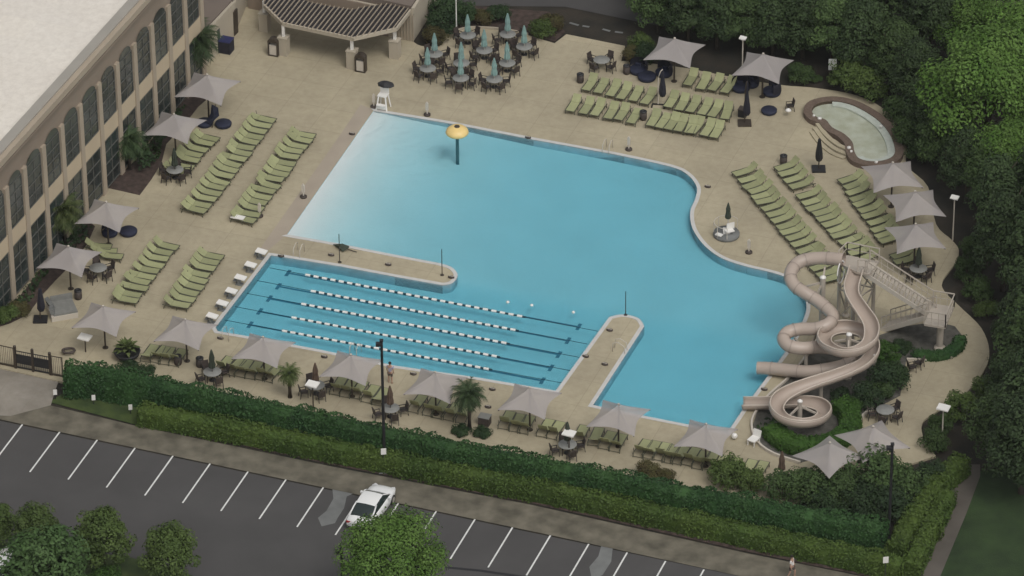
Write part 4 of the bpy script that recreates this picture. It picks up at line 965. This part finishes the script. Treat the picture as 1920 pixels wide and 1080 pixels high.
# white lounger-like board near slides, dark ring item
t = thing('white_chair', 'white reclining chair at the near corner of the slide bed', 'chair', G(1413, 832), R(55)); b = MB(); b.box((0, 0, .4), (.75, .6, .08)); b.build('seat', m_white, t); b = MB(); b.box((.42, 0, .62), (.08, .6, .55), 0, .3); b.build('backrest', m_white, t)

for x in (-1, 1):
    for y in (-1, 1): b = MB(); b.bar((x*.32, y*.25, .4), (x*.34, y*.26, 0), .06); b.build('leg', m_white, t)
b = MB(); b.lathe([(.02, .05), (.15, .12), (.22, .3), (.15, .45), (.02, .5)], n=12); single(b, 'white_ball', m_white, 'round white ball float on the deck left of the white reclining chair', 'ball', G(1377, 824))
b = MB(); b.tube([(cos(k*pi/8)*.42, sin(k*pi/8)*.3, .3+.02*sin(k)) for k in range(17)], .09, 8); b.bar((-.3, 0, 0), (-.3, 0, .3), .06); b.bar((.3, 0, 0), (.3, 0, .3), .06); single(b, 'ring_rack', m_brown, 'dark brown ring shaped rack at the left end of the tall hedge', 'rack', G(129, 664))
# red and white flag on the facade
t = thing('wall_banner', 'red and white banner on a bracket at the building facade', 'banner', G(201, 340)); b = MB(); b.cyl((0, 0, 1.2), (.1, -.05, 2.4), .03); b.build('pole', m_cream, t)
b = MB(); b.box((.12, 0, 2.1), (.34, .05, .6), .1, .35); b.build('red_cloth', m_red, t); b = MB(); b.box((.05, -.03, 1.75), (.2, .05, .3), .1, .35); b.build('white_cloth', m_white, t)

# lamps
def slab_lamp(x, y, h, label, sz=.62, z=0.):
    p = G(x, y, h+z); t = thing('area_lamp', label, 'lamp', (p.x, p.y, z), UANG, 'white slab headed lamps')
    b = MB(); b.cyl((0, 0, 0), (0, 0, h), .055, .045, 8); b.build('pole', m_cream if h > 2.6 else m_post, t)
    b = MB(); b.box((0, 0, h+.04), (sz*1.15, sz, .09), 0, .06); b.box((0, 0, h-.06), (.2, .2, .12)); b.build('lamp_head', m_white, t)
slab_lamp(159, 633, 1.2, 'white square lamp head on a short pole below the first sail in the hedge line', .75)
slab_lamp(586, 721, 1.9, 'white square lamp head in front of the first brown umbrella', .72); slab_lamp(1067, 813, 1.9, 'white square lamp head in front of the last hedge side table', .72)
slab_lamp(1769, 765, 2.8, 'white square lamp head on a pale pole at the lower right of the deck', .72); slab_lamp(1790, 371, 3.6, 'white square lamp head on a pale pole behind the right hand sails', .5)
slab_lamp(1393, 72, 3.2, 'pale lamp with a flat head behind the top right sail', .45)
pole(856, 68, 3.6, 'tall white flag pole behind the dining tables', m_white, .05, 'flag_pole')
t = thing('sign_board', 'white rectangular sign on two posts in front of the woods at the top right', 'sign', G(1560, 153)); b = MB(); b.box((0, 0, 1.5), (.6, .06, .95)); b.build('panel', mat('sign_white', (.5, .51, .5), .6), t); b = MB(); b.bar((-.2, .03, 0), (-.2, .03, 1.5), .06); b.bar((.2, .03, 0), (.2, .03, 1.5), .06); b.build('post', m_post, t)
def light_pole(x, y, h, label):
    t = thing('light_pole', label, 'lamp post', G(x, y, -.1), 0, 'tall black light poles'); b = MB(); b.cyl((0, 0, 0), (0, 0, h), .11, .09, 10); b.lathe([(.2, 0), (.2, .4), (.11, .5)], n=10); b.build('pole', m_black, t)
    b = MB(); b.box((-.18, 0, h-.28), (.42, .3, .22)); b.bar((0, 0, h-.28), (0, 0, h+.03), .1); b.box((.0, 0, h+.03), (.24, .24, .1)); b.build('lamp_head', m_black, t)
light_pole(721, 868, 9.9, 'tall black light pole rising from the hedge in front of the lap pool'); light_pole(1666, 1018, 7.9, 'tall black light pole at the right end of the tall hedge'); light_pole(644, 1150, 5.2, 'tall black light pole left of the bright tree at the bottom edge')
# small signs
def small_sign(x, y, h, label, wd=.3, ht=.4, ptop=True):
    t = thing('small_sign', label, 'sign', G(x, y, -.1), R(8), 'small white signs along the hedge'); b = MB(); b.bar((0, 0, 0), (0, 0, h), .05); b.build('post', m_black, t)
    b = MB(); b.box((0, -.04, h-ht/2+.04), (wd, .03, ht)); b.build('panel', m_white, t)
small_sign(720, 886, 1.95, 'small white parking sign at the foot of the black light pole', .36, .48); small_sign(1659, 1090, 1.95, 'small white parking sign at the right end of the low hedge', .36, .48)
for x, y, lb in ((104, 748, 'small white sign at the left end of the tall hedge'), (176, 758, 'small white sign in the grass verge, left one'), (245, 776, 'small white sign in the grass verge, right one'), (383, 806, 'small white sign in front of the low hedge at the left')): small_sign(x, y, .75, lb, .26, .42)
b = MB(); b.tube([(-.35, 0, 0), (-.35, 0, .02), (0, 0, .03), (.35, 0, .02)], .05, 6); single(b, 'wheel_stop', m_patch, 'short pale kerb piece below the white parking sign', 'kerb', G(721, 888, -.1))
# gate and fence bottom left
t = thing('entrance_gate', 'black double gate at the lower left entrance', 'gate', G(30, 690), UANG+R(1))
Lg = (G(95, 703)-G(30, 690)).length
for k in range(3):
    b = MB(); b.box((Lg*k/2, 0, .85), (.16, .16, 1.75)); b.lathe([(.12, 1.72), (.1, 1.85), (.02, 1.9)], c=(Lg*k/2, 0, 0), n=8); b.build('gate_post', m_post, t)
for k in range(2):
    b = MB(); x0 = Lg*k/2+.1; x1 = Lg*(k+1)/2-.1
    b.box(((x0+x1)/2, 0, .82), (x1-x0, .05, .75)); b.bar((x0, 0, 1.45), (x1, 0, 1.45), .05); b.bar((x0, 0, .12), (x1, 0, .12), .08)
    for j in range(9): xx = x0+(x1-x0)*j/8; b.bar((xx, 0, .1), (xx, 0, 1.5), .025)
    b.build('gate_leaf', m_black, t)
def fence(a, c, h, label):
    A, C2 = G(*a), G(*c); L = (C2-A).length; t = thing('metal_fence', label, 'fence', A, atan2(C2.y-A.y, C2.x-A.x)); b = MB()
    b.bar((0, 0, h), (L, 0, h), .05); b.bar((0, 0, .1), (L, 0, .1), .1)
    k = 0
    while k < L: b.bar((k, 0, 0), (k, 0, h), .02); k += .14
    b.build('railing', m_post, t)
    n = max(1, int(L/2.2))
    for j in range(n+1):
        b = MB(); b.box((L*j/n, 0, h/2), (.07, .07, h+.05)); b.build('fence_post', m_post, t)
fence((-90, 664), (28, 689), 1.6, 'thin dark metal fence left of the black gate'); fence((98, 703.5), (118, 707), 1.6, 'short dark metal fence between the black gate and the tall hedge')

# ------------------------------------------------------------ hot tub
tub_px = cr([(1522, 207), (1530, 194), (1560, 188), (1592, 193), (1622, 207), (1650, 227), (1670, 253), (1678, 282), (1668, 296), (1640, 302), (1612, 297), (1602, 284), (1598, 266), (1582, 250), (1560, 238), (1548, 224), (1530, 218)], 4, True)
ht = thing('hot_tub', 'kidney shaped raised hot tub with pale water and a brown brick rim', 'hot tub', (0, 0, 0))
TZ = .40; ti = [W2(x, y+9) for x, y in tub_px]; to = offset(ti, .62)
b = MB(); n = len(ti)
vs = [(p[0], p[1], TZ) for p in ti]+[(p[0], p[1], TZ) for p in to]+[(p[0], p[1], -.1) for p in to]+[(p[0], p[1], -.2) for p in ti]
for i in range(n):
    j = (i+1) % n; b.add([vs[k] for k in (i, j, n+j, n+i)], [(0, 1, 2, 3)]); b.add([vs[k] for k in (n+i, n+j, 2*n+j, 2*n+i)], [(0, 1, 2, 3)]); b.add([vs[k] for k in (i, j, 3*n+j, 3*n+i)], [(0, 1, 2, 3)])
b.build('brick_rim', m_brick, ht, fix=True)
P = [Vector((*p, 0)) for p in ti]; tris = geometry.tessellate_polygon([P]); b = MB(); b.add([(p.x, p.y, .12) for p in P], [tuple(t) for t in tris]); b.build('basin', m_spa, ht, fix=True)
b = MB(); ti2 = offset(ti, -.55)
vs = [(p[0], p[1], .30) for p in ti]+[(p[0], p[1], .26) for p in ti2]+[(p[0], p[1], .13) for p in ti2]
for i in range(n//8, n*5//8):
    j = i+1; b.add([vs[k] for k in (i, j, n+j, n+i)], [(0, 1, 2, 3)]); b.add([vs[k] for k in (n+i, n+j, 2*n+j, 2*n+i)], [(0, 1, 2, 3)])
b.build('bench', mat('spa_bench', (.74, .76, .75), .6, .08, 3), ht, fix=True)
mtw = bpy.data.materials.new('tub_water'); mtw.use_nodes = True; q = mtw.node_tree; q.nodes.clear(); oo = q.nodes.new('ShaderNodeOutputMaterial'); a1 = q.nodes.new('ShaderNodeBsdfTransparent'); a1.inputs[0].default_value = (.93, .95, .91, 1); a2 = q.nodes.new('ShaderNodeBsdfGlossy'); a2.inputs[1].default_value = .06
a3 = q.nodes.new('ShaderNodeFresnel'); a4 = q.nodes.new('ShaderNodeMixShader'); q.links.new(a3.outputs[0], a4.inputs[0]); q.links.new(a1.outputs[0], a4.inputs[1]); q.links.new(a2.outputs[0], a4.inputs[2]); q.links.new(a4.outputs[0], oo.inputs[0])
b = MB(); 
_t = [tuple(t) for t in tris]; _a, _b, _c = [P[i] for i in _t[0]]
if (_b-_a).cross(_c-_a).z < 0: _t = [tuple(reversed(t)) for t in _t]
b.add([(p.x, p.y, .34) for p in P], _t); b.build('water', mtw, ht)
sp = [(1534, 236), (1550, 258), (1572, 276), (1596, 286)]
for k in range(3):
    A = [G(x-5.5*(k+.2), y+5.5*(k+.2)) for x, y in cr(sp, 4)]; b = MB(); h = .32-.1*k
    for p, r2 in zip(A[:-1], A[1:]): b.bar((p.x, p.y, h/2), (r2.x, r2.y, h/2), .36, h)
    b.build('step', m_deck, ht)
for x, y, s in ((1537, 222, .16), (1592, 277, .15), (1526, 217, .1), (1596, 284, .1), (1643, 304, .12), (1652, 237, .12)):
    p = G(x, y, .45); b = MB(); b.lathe([(s, 0), (s, .12), (.02, .14)], c=(p.x, p.y, TZ), n=10); b.build('jet_cap', m_white, ht)

# ------------------------------------------------------------ water slides
def P3(lst): return [Vector(p) for p in cr([tuple(G(x, y, z)) for x, y, z in lst], 5)]
tube_pts = P3([(1582, 487, 5.75), (1545, 484, 5.55), (1515, 486, 5.35), (1496, 493, 5.2), (1485, 506, 5.0), (1482, 521, 4.75), (1490, 536, 4.5), (1507, 548, 4.3), (1527, 560, 4.0), (1545, 574, 3.75), (1561, 591, 3.5), (1554, 607, 3.3), (1530, 616, 3.1), (1500, 617, 2.95), (1477, 623, 2.8), (1469, 636, 2.65), (1479, 648, 2.5), (1503, 653, 2.35), (1535, 651, 2.2), (1570, 655, 2.0), (1594, 663, 1.8), (1598, 676, 1.6), (1580, 686, 1.35), (1547, 693, 1.1), (1516, 697, .9), (1485, 695, .72), (1447, 691, .55), (1420, 690, .45)])
ts = thing('tube_slide', 'closed beige tube slide winding down from the tower to the pool', 'water slide', (0, 0, 0))
b = MB()
n = 16; rr = .455; b.tube(tube_pts, rr, n, cap=False); b.tube(tube_pts, rr-.06, n, cap=False); b.build('tube', m_slide, ts)
for i in range(4, len(tube_pts)-2, 7):
    d = (tube_pts[i+1]-tube_pts[i]).normalized(); b = MB(); b.tube([tube_pts[i]-d*.04, tube_pts[i]+d*.04], rr+.035, n, cap=False); b.build('flange', mat('slide_flange', (.34, .28, .24), .5), ts)
def column(parent, x, y, top, r=.2, arms=()):
    p = G(x, y, top); b = MB(); b.cyl((p.x, p.y, 0), (p.x, p.y, top), r, r, 14); b.lathe([(r*1.6, 0), (r*1.5, .12), (r, .2)], c=(p.x, p.y, 0), n=14); c = b.build('column', m_tower, parent)
    b = MB(); b.lathe([(r*1.15, 0), (r*1.1, .08), (.02, .2)], c=(p.x, p.y, top), n=12); b.build('cap', m_white, c)
    if arms:
        b = MB()
        for ax, ay, az in arms: q = G(ax, ay, az); b.bar((p.x, p.y, top-.35), q, .12, .12)
        b.build('arm', m_tower, c)
column(ts, 1543, 521, 4.9, .2, [(1547, 500, 5.0), (1500, 540, 4.0), (1530, 557, 3.6)]); column(ts, 1512, 652, 2.2, .13, [(1490, 634, 2.3), (1545, 604, 2.9)]); column(ts, 1468, 692, .5, .12)
fl_pts = P3([(1606, 505, 5.15), (1601, 522, 5.0), (1596, 540, 4.8), (1598, 556, 4.6), (1608, 573, 4.4), (1620, 590, 4.2), (1631, 607, 4.0), (1635, 624, 3.85), (1629, 643, 3.65), (1607, 657, 3.5), (1578, 660, 3.35), (1553, 650, 3.2), (1545, 635, 3.1), (1558, 622, 3.0), (1588, 617, 2.9), (1620, 626, 2.75), (1634, 646, 2.6), (1634, 666, 2.45), (1618, 684, 2.3), (1592, 697, 2.15), (1560, 709, 2.0), (1520, 722, 1.85), (1487, 735, 1.7), (1463, 750, 1.6), (1456, 768, 1.5), (1471, 785, 1.4), (1503, 793, 1.3), (1533, 788, 1.2), (1546, 774, 1.1), (1534, 762, 1.0), (1505, 757, .9), (1470, 757, .7), (1430, 758, .5), (1392, 758, .38)])
fs_ = thing('open_slide', 'open beige flume slide with two round loops ending in the pool', 'water slide', (0, 0, 0))
def flume(path, r, th, a0=R(8)):
    b = MB(); N = 12; A = []
    cv = []
    for i, p in enumerate(path):
        d0 = (path[i]-path[max(i-2, 0)]); d1 = (path[min(i+2, len(path)-1)]-path[i]); d0.z = d1.z = 0
        a = 0
        if d0.length > 1e-4 and d1.length > 1e-4: a = d0.x*d1.y-d0.y*d1.x; a = math.asin(max(-1, min(1, a/(d0.length*d1.length))))
        cv.append(a)
    cv = [sum(cv[max(0, i-3):i+4])/len(cv[max(0, i-3):i+4]) for i in range(len(cv))]
    for i, p in enumerate(path):
        d = (path[min(i+1, len(path)-1)]-path[max(i-1, 0)]).normalized(); y = Vector((0, 0, 1)).cross(d).normalized(); z = d.cross(y)
        bank = -max(-.42, min(.42, cv[i]*1.6)); sec = []
        for k in range(N+1):
            t = -R(96)+R(192)*k/N+bank; sec.append((sin(t), -cos(t)))
        ring = [p+(y*s[0]+z*s[1])*(r-th)+Vector((0, 0, r*.35)) for s in sec]+[p+(y*s[0]+z*s[1])*r+Vector((0, 0, r*.35)) for s in reversed(sec)]
        A.append(ring)
    M = 2*(N+1); vs = [v for q in A for v in q]; fs = []
    for i in range(len(A)-1): fs += [(i*M+k, i*M+(k+1) % M, (i+1)*M+(k+1) % M, (i+1)*M+k) for k in range(M)]
    fs += [tuple(range(M)), tuple(range((len(A)-1)*M, len(A)*M))]
    b.add(vs, fs, False); return b, A, N
fb, ringsF, NF = flume(fl_pts, .53, .05); ob = fb.build('flume', m_slide, fs_, fix=True)
for pl in ob.data.polygons: pl.use_smooth = True
for k0, k1 in ((0, 2*(NF+1)-1), (NF, NF+1)):
    b = MB(); b.tube([(q[k0]+q[k1])/2+Vector((0, 0, .01)) for q in ringsF], .055, 6); b.build('rim', mat('slide_rim', (.52, .45, .38), .4), fs_)
column(fs_, 1592, 628, 3.6, .19, [(1565, 640, 2.9), (1618, 645, 3.0), (1590, 662, 2.9)]); column(fs_, 1500, 753, 1.9, .17, [(1480, 780, 1.1), (1530, 775, 1.0)]); column(fs_, 1540, 716, 1.5, .14); column(fs_, 1640, 668, 2.1, .14); column(fs_, 1600, 575, 3.9, .16)
# slide tower
tw = thing('slide_tower', 'pale slide tower with railed platform, stairs and a raised landing', 'tower', (0, 0, 0))
PZT = 5.15
plat = [(1572, 492), (1588, 478), (1648, 490), (1630, 514), (1606, 510)]
pl2 = [GP(x, y, PZT) for x, y in plat]
b = MB(); b.prism(pl2, PZT-.18, PZT); b.build('platform', m_tower, tw)
b = MB()
def railing(mb, pts, h=1.05, close=False, sp=.5, r=.04):
    P = [Vector(p) for p in pts]
    for a, c in zip(P[:-1], P[1:]):
        L = (c-a).length; n = max(1, int(L/sp)); up = Vector((0, 0, 1))
        mb.bar(a+up*h, c+up*h, .07, .07); mb.bar(a+up*h*.5, c+up*h*.5, r)
        for k in range(n+1): q = a.lerp(c, k/n); mb.bar(q, q+up*h, r if 0 < k < n else .08)
railing(b, [G(1572, 494, PZT), G(1588, 478, PZT), G(1612, 483, PZT), G(1648, 490, PZT)]); railing(b, [G(1608, 511, PZT), G(1626, 512, PZT)]); b.build('railing', m_tower, tw)
for x, y in ((1575, 493), (1590, 480), (1640, 491), (1612, 509)):
    p = G(x, y, PZT-.1); b = MB(); b.cyl((p.x, p.y, 0), (p.x, p.y, PZT-.15), .13, .13, 12); b.lathe([(.28, 0), (.26, .15), (.13, .25)], c=(p.x, p.y, 0), n=12); b.build('column', m_tower, tw)
b = MB()
c4 = [G(x, y, PZT) for x, y in ((1575, 493), (1612, 509), (1640, 491), (1590, 480))]
for (i, j) in ((0, 1), (1, 2), (2, 3), (3, 0)):
    a, c = c4[i], c4[j]; b.bar((a.x, a.y, .6), (c.x, c.y, 3.0), .09); b.bar((a.x, a.y, 3.0), (c.x, c.y, 3.0), .09); b.bar((a.x, a.y, 3.0), (c.x, c.y, 4.9), .08)
b.build('brace', m_tower, tw)
# upper ring gate hoop
b = MB(); hp = G(1577, 503, PZT); b.tube([(hp.x+.55*cos(k*pi/8)*.5, hp.y+.55*cos(k*pi/8)*.8, hp.z-.9+.9*sin(k*pi/8)+.6) for k in range(17)], .05, 6); b.build('hoop', m_white, tw)
def stair(a, c, wdir, w, n, nm):
    A, C2 = Vector(a), Vector(c); b = MB(); s = Vector((wdir[0], wdir[1], 0)).normalized()*w; d = C2-A; dh = Vector((d.x, d.y, 0)); hd = dh.normalized()
    for k in range(n):
        p = A+d*((k+.5)/n); p1, p2 = p, p+s; b.bar(p1-Vector((0, 0, .03)), p2-Vector((0, 0, .03)), dh.length/n*.92, .06)
    t = b.build(nm, m_tower, tw); b = MB()
    b.bar(A-Vector((0, 0, .15)), C2-Vector((0, 0, .15)), .08, .32); b.bar(A+s-Vector((0, 0, .15)), C2+s-Vector((0, 0, .15)), .08, .32); b.build('stringer', m_cream, t)
    b = MB(); railing(b, [A, C2], 1.0, sp=.45, r=.03); railing(b, [A+s, C2+s], 1.0, sp=.45, r=.03); b.build('handrail', m_tower, t)
LZ = 2.6
ta, tb = G(1622, 511, PZT), G(1741, 588, LZ); ds = (tb-ta); perp = Vector((-ds.y, ds.x, 0)).normalized()
stair(ta, tb, perp, 1.4, 17, 'upper_stairs')
lc = G(1766, 574, LZ); la = atan2(ds.y, ds.x); ex = Vector((cos(la), sin(la), 0)); ey = Vector((-sin(la), cos(la), 0))
ld = [tb+ey*-1.35, tb+ex*1.5-ey*1.35, tb+ex*1.5+ey*1.35, tb+ey*1.35]
b = MB(); b.prism([(p.x, p.y) for p in ld], LZ-.16, LZ); b.build('landing', m_tower, tw)
b = MB(); railing(b, [ld[0], ld[1], ld[2], ld[3]]); b.build('landing_railing', m_tower, tw)
m2 = (ld[0]+ld[2])/2+ex*.2-ey*.3
b = MB(); b.cyl((m2.x, m2.y, 0), (m2.x, m2.y, LZ-.15), .24, .24, 16); b.lathe([(.42, 0), (.4, .2), (.24, .3)], c=(m2.x, m2.y, 0), n=16); b.build('landing_column', m_tower, tw)
sa, sb2 = G(1738, 592, LZ), G(1652, 617, 0.1); dq = sb2-sa; pq = Vector((-dq.y, dq.x, 0)).normalized()
stair(sa, sb2, -pq, 1.2, 13, 'lower_stairs')

# ------------------------------------------------------------ cars
def make_car():
    t = thing('parked_car', '', 'car', (0, 0, 0), 0, 'white cars')
    L = 4.85; W = .92
    def loft(sections, name, material, parent, sm=True):
        b = MB(); n = len(sections[0]); vs = [p for s in sections for p in s]
        fs = [(i*n+k, i*n+k+1, (i+1)*n+k+1, (i+1)*n+k) for i in range(len(sections)-1) for k in range(n-1)]+[tuple(range(n)), tuple(reversed(range((len(sections)-1)*n, len(sections)*n)))]
        b.add(vs, fs, sm); return b.build(name, material, parent, fix=True)
    # lower body: stations along x (front +)
    st = [(-2.42, .80, .42, .72), (-2.35, .86, .28, .92), (-2.0, .90, .2, 1.0), (-1.3, .92, .2, 1.0), (0, .93, .18, .96), (1.0, .92, .2, .93), (1.7, .90, .2, .86), (2.1, .84, .22, .78), (2.32, .70, .3, .66), (2.43, .48, .38, .55)]
    sec = []
    for x, w, z0, z1 in st:
        sec.append([(x, -w*.92, z0), (x, -w, (z0+z1)*.45), (x, -w, z1-.14), (x, -w*.90, z1-.03), (x, -w*.5, z1+.02), (x, 0, z1+.035), (x, w*.5, z1+.02), (x, w*.90, z1-.03), (x, w, z1-.14), (x, w, (z0+z1)*.45), (x, w*.92, z0)])
    body = loft(sec, 'body', m_car, t)
    st = [(-1.95, .74, .95, 1.0), (-1.35, .72, .95, 1.28), (-.85, .66, .95, 1.42), (-.2, .66, .95, 1.46), (.35, .66, .95, 1.42), (.75, .70, .95, 1.22), (1.2, .76, .90, .95)]
    sec = []
    for x, w, z0, z1 in st: sec.append([(x, -.82, z0), (x, -w-.03, z1-.1 if z1 > 1.1 else z1-.02), (x, -w*.8, z1), (x, 0, z1+.03), (x, w*.8, z1), (x, w+.03, z1-.1 if z1 > 1.1 else z1-.02), (x, .82, z0)])
    loft(sec, 'cabin_glass', m_cglass, t)
    rf = [[(x, -w, z-.02), (x, -w*.75, z+.018), (x, 0, z+.045), (x, w*.75, z+.018), (x, w, z-.02)] for x, w, z in ((-1.0, .68, 1.385), (-.6, .69, 1.45), (-.2, .69, 1.475), (.3, .68, 1.445), (.42, .68, 1.40))]
    b = MB(); vs = [p for s in rf for p in s]; b.add(vs, [(i*5+k, i*5+k+1, (i+1)*5+k+1, (i+1)*5+k) for i in range(4) for k in range(4)], True); b.build('roof', m_car, t, fix=True)
    for s in (-1, 1):
        b = MB(); b.tube([(-2.0, s*.78, .98), (-1.35, s*.755, 1.24), (-.9, s*.70, 1.40)], .055, 6); b.tube([(.38, s*.69, 1.42), (.8, s*.75, 1.2), (1.2, s*.82, .95)], .04, 6); b.build('pillar', m_car, t)
        b = MB(); b.box((.75, s*1.0, .98), (.16, .2, .13)); b.build('mirror', m_car, t)
        b = MB(); b.box((2.22, s*.66, .64), (.3, .24, .12), -s*.5); b.build('headlight', m_lampw, t)
        b = MB(); b.box((-2.36, s*.66, .74), (.12, .34, .13), s*.2); b.build('taillight', m_lampred, t)
        for x in (-1.45, 1.5):
            b = MB(); b.cyl((x, s*.72, .33), (x, s*.95, .33), .33, .33, 20); wl = b.build('wheel', m_tyre, t); b = MB(); b.cyl((x, s*.951, .33), (x, s*.965, .33), .2, .2, 14); b.build('rim', m_cap, wl)
    b = MB(); b.box((-2.44, 0, .55), (.04, .5, .14)); b.build('number_plate', m_grey, t)
    return t
cA, cB = G(657, 978, .3), G(725, 912, .3); car_ang = atan2(cB.y-cA.y, cB.x-cA.x)
kk = W2(607, 912); k2 = W2(553, 988); car_ang = atan2(kk[1]-k2[1], kk[0]-k2[0])
cc = G(697, 943, .7); car = make_car(); car['label'] = 'white sedan parked in the bay behind the bright green tree'; car.location = (cc.x, cc.y, -.13); car.rotation_euler = (0, 0, car_ang)
copy_tree(car, (lambda p: (p.x, p.y, -.13))(G(2, 1062, .7)), car_ang, 'white car cut off by the lower left corner of the frame')

# ------------------------------------------------------------ people
def person(x, y, rz, label, top, bottom, z0=0., stride=.12):
    t = thing('person', label, 'person', G(x, y, z0), rz)
    def skinobj(name, pts, edges, rad, material, parent):
        me = bpy.data.meshes.new(name); me.from_pydata(pts, edges, []); o = bpy.data.objects.new(name, me); COL.objects.link(o); o.parent = parent
        o.modifiers.new('skin', 'SKIN'); 
        for i, v in enumerate(me.skin_vertices[0].data): v.radius = rad[i]
        me.skin_vertices[0].data[0].use_root = True
        s = o.modifiers.new('sub', 'SUBSURF'); s.levels = 1; s.render_levels = 1; me.materials.append(material); return o
    s = stride
    pts = [(0, 0, .95), (0, 0, 1.2), (0, 0, 1.42), (0, 0, 1.52), (.01, 0, 1.62), (.01, 0, 1.73),
           (0, .18, 1.42), (.02, .25, 1.15), (.10, .24, .92), (.14, .24, .84), (0, -.18, 1.42), (-.02, -.25, 1.15), (.04, -.25, .90), (.08, -.25, .82),
           (s*.1, .10, .9), (s*.9, .12, .5), (s*.7, .13, .08), (s*.7+.16, .14, .04), (-s*.1, -.10, .9), (-s*.3, -.12, .5), (-s*1.1, -.13, .08), (-s*1.1+.16, -.14, .04)]
    ed = [(0, 1), (1, 2), (2, 3), (3, 4), (4, 5), (2, 6), (6, 7), (7, 8), (8, 9), (2, 10), (10, 11), (11, 12), (12, 13), (0, 14), (14, 15), (15, 16), (16, 17), (0, 18), (18, 19), (19, 20), (20, 21)]
    rd = [(.14, .11), (.13, .10), (.14, .10), (.055, .055), (.085, .095), (.075, .085), (.06, .06), (.045, .045), (.032, .032), (.035, .02), (.06, .06), (.045, .045), (.032, .032), (.035, .02),
          (.09, .09), (.06, .06), (.042, .042), (.04, .03), (.09, .09), (.06, .06), (.042, .042), (.04, .03)]
    body = skinobj('body', pts, ed, rd, m_skin, t)
    skinobj('shirt', [(0, 0, .93), (0, 0, 1.2), (0, 0, 1.44), (0, .19, 1.42), (.01, .23, 1.25), (0, -.19, 1.42), (-.01, -.23, 1.25)], [(0, 1), (1, 2), (2, 3), (3, 4), (2, 5), (5, 6)], [(.17, .135), (.155, .125), (.14, .12), (.08, .08), (.075, .075), (.08, .08), (.075, .075)], top, t)
    skinobj('shorts', [(0, 0, .96), (s*.3, .10, .82), (s*.7, .115, .6), (-s*.2, -.10, .82), (-s*.3, -.115, .6)], [(0, 1), (1, 2), (0, 3), (3, 4)], [(.16, .13), (.11, .11), (.095, .095), (.11, .11), (.095, .095)], bottom, t)
    b = MB(); b.lathe([(.06, 1.64), (.105, 1.68), (.10, 1.76), (.06, 1.81), (.01, 1.83)], c=(-.015, 0, 0), n=12); b.build('hair', m_hair, t)
    return t
person(732, 719, VA, 'person in a pale lilac top standing at the pool edge behind the black light pole', m_lilac, m_short, 0, .04)
person(1484, 1083, UANG, 'person in a white shirt walking on the walkway at the lower right', m_white, m_short, -.1, .22)

# ------------------------------------------------------------ air
hz = MB(); hz.box((0, 60, 105), (1100, 1100, 214)); ho = hz.build('haze', bpy.data.materials.new('haze')); tag(ho, kind='stuff')
hm = ho.data.materials[0]; hm.use_nodes = True; q = hm.node_tree; q.nodes.clear(); oo = q.nodes.new('ShaderNodeOutputMaterial'); pv = q.nodes.new('ShaderNodeVolumePrincipled')
pv.inputs['Color'].default_value = (.92, .95, .95, 1); pv.inputs['Density'].default_value = HAZE; q.links.new(pv.outputs[0], oo.inputs['Volume'])
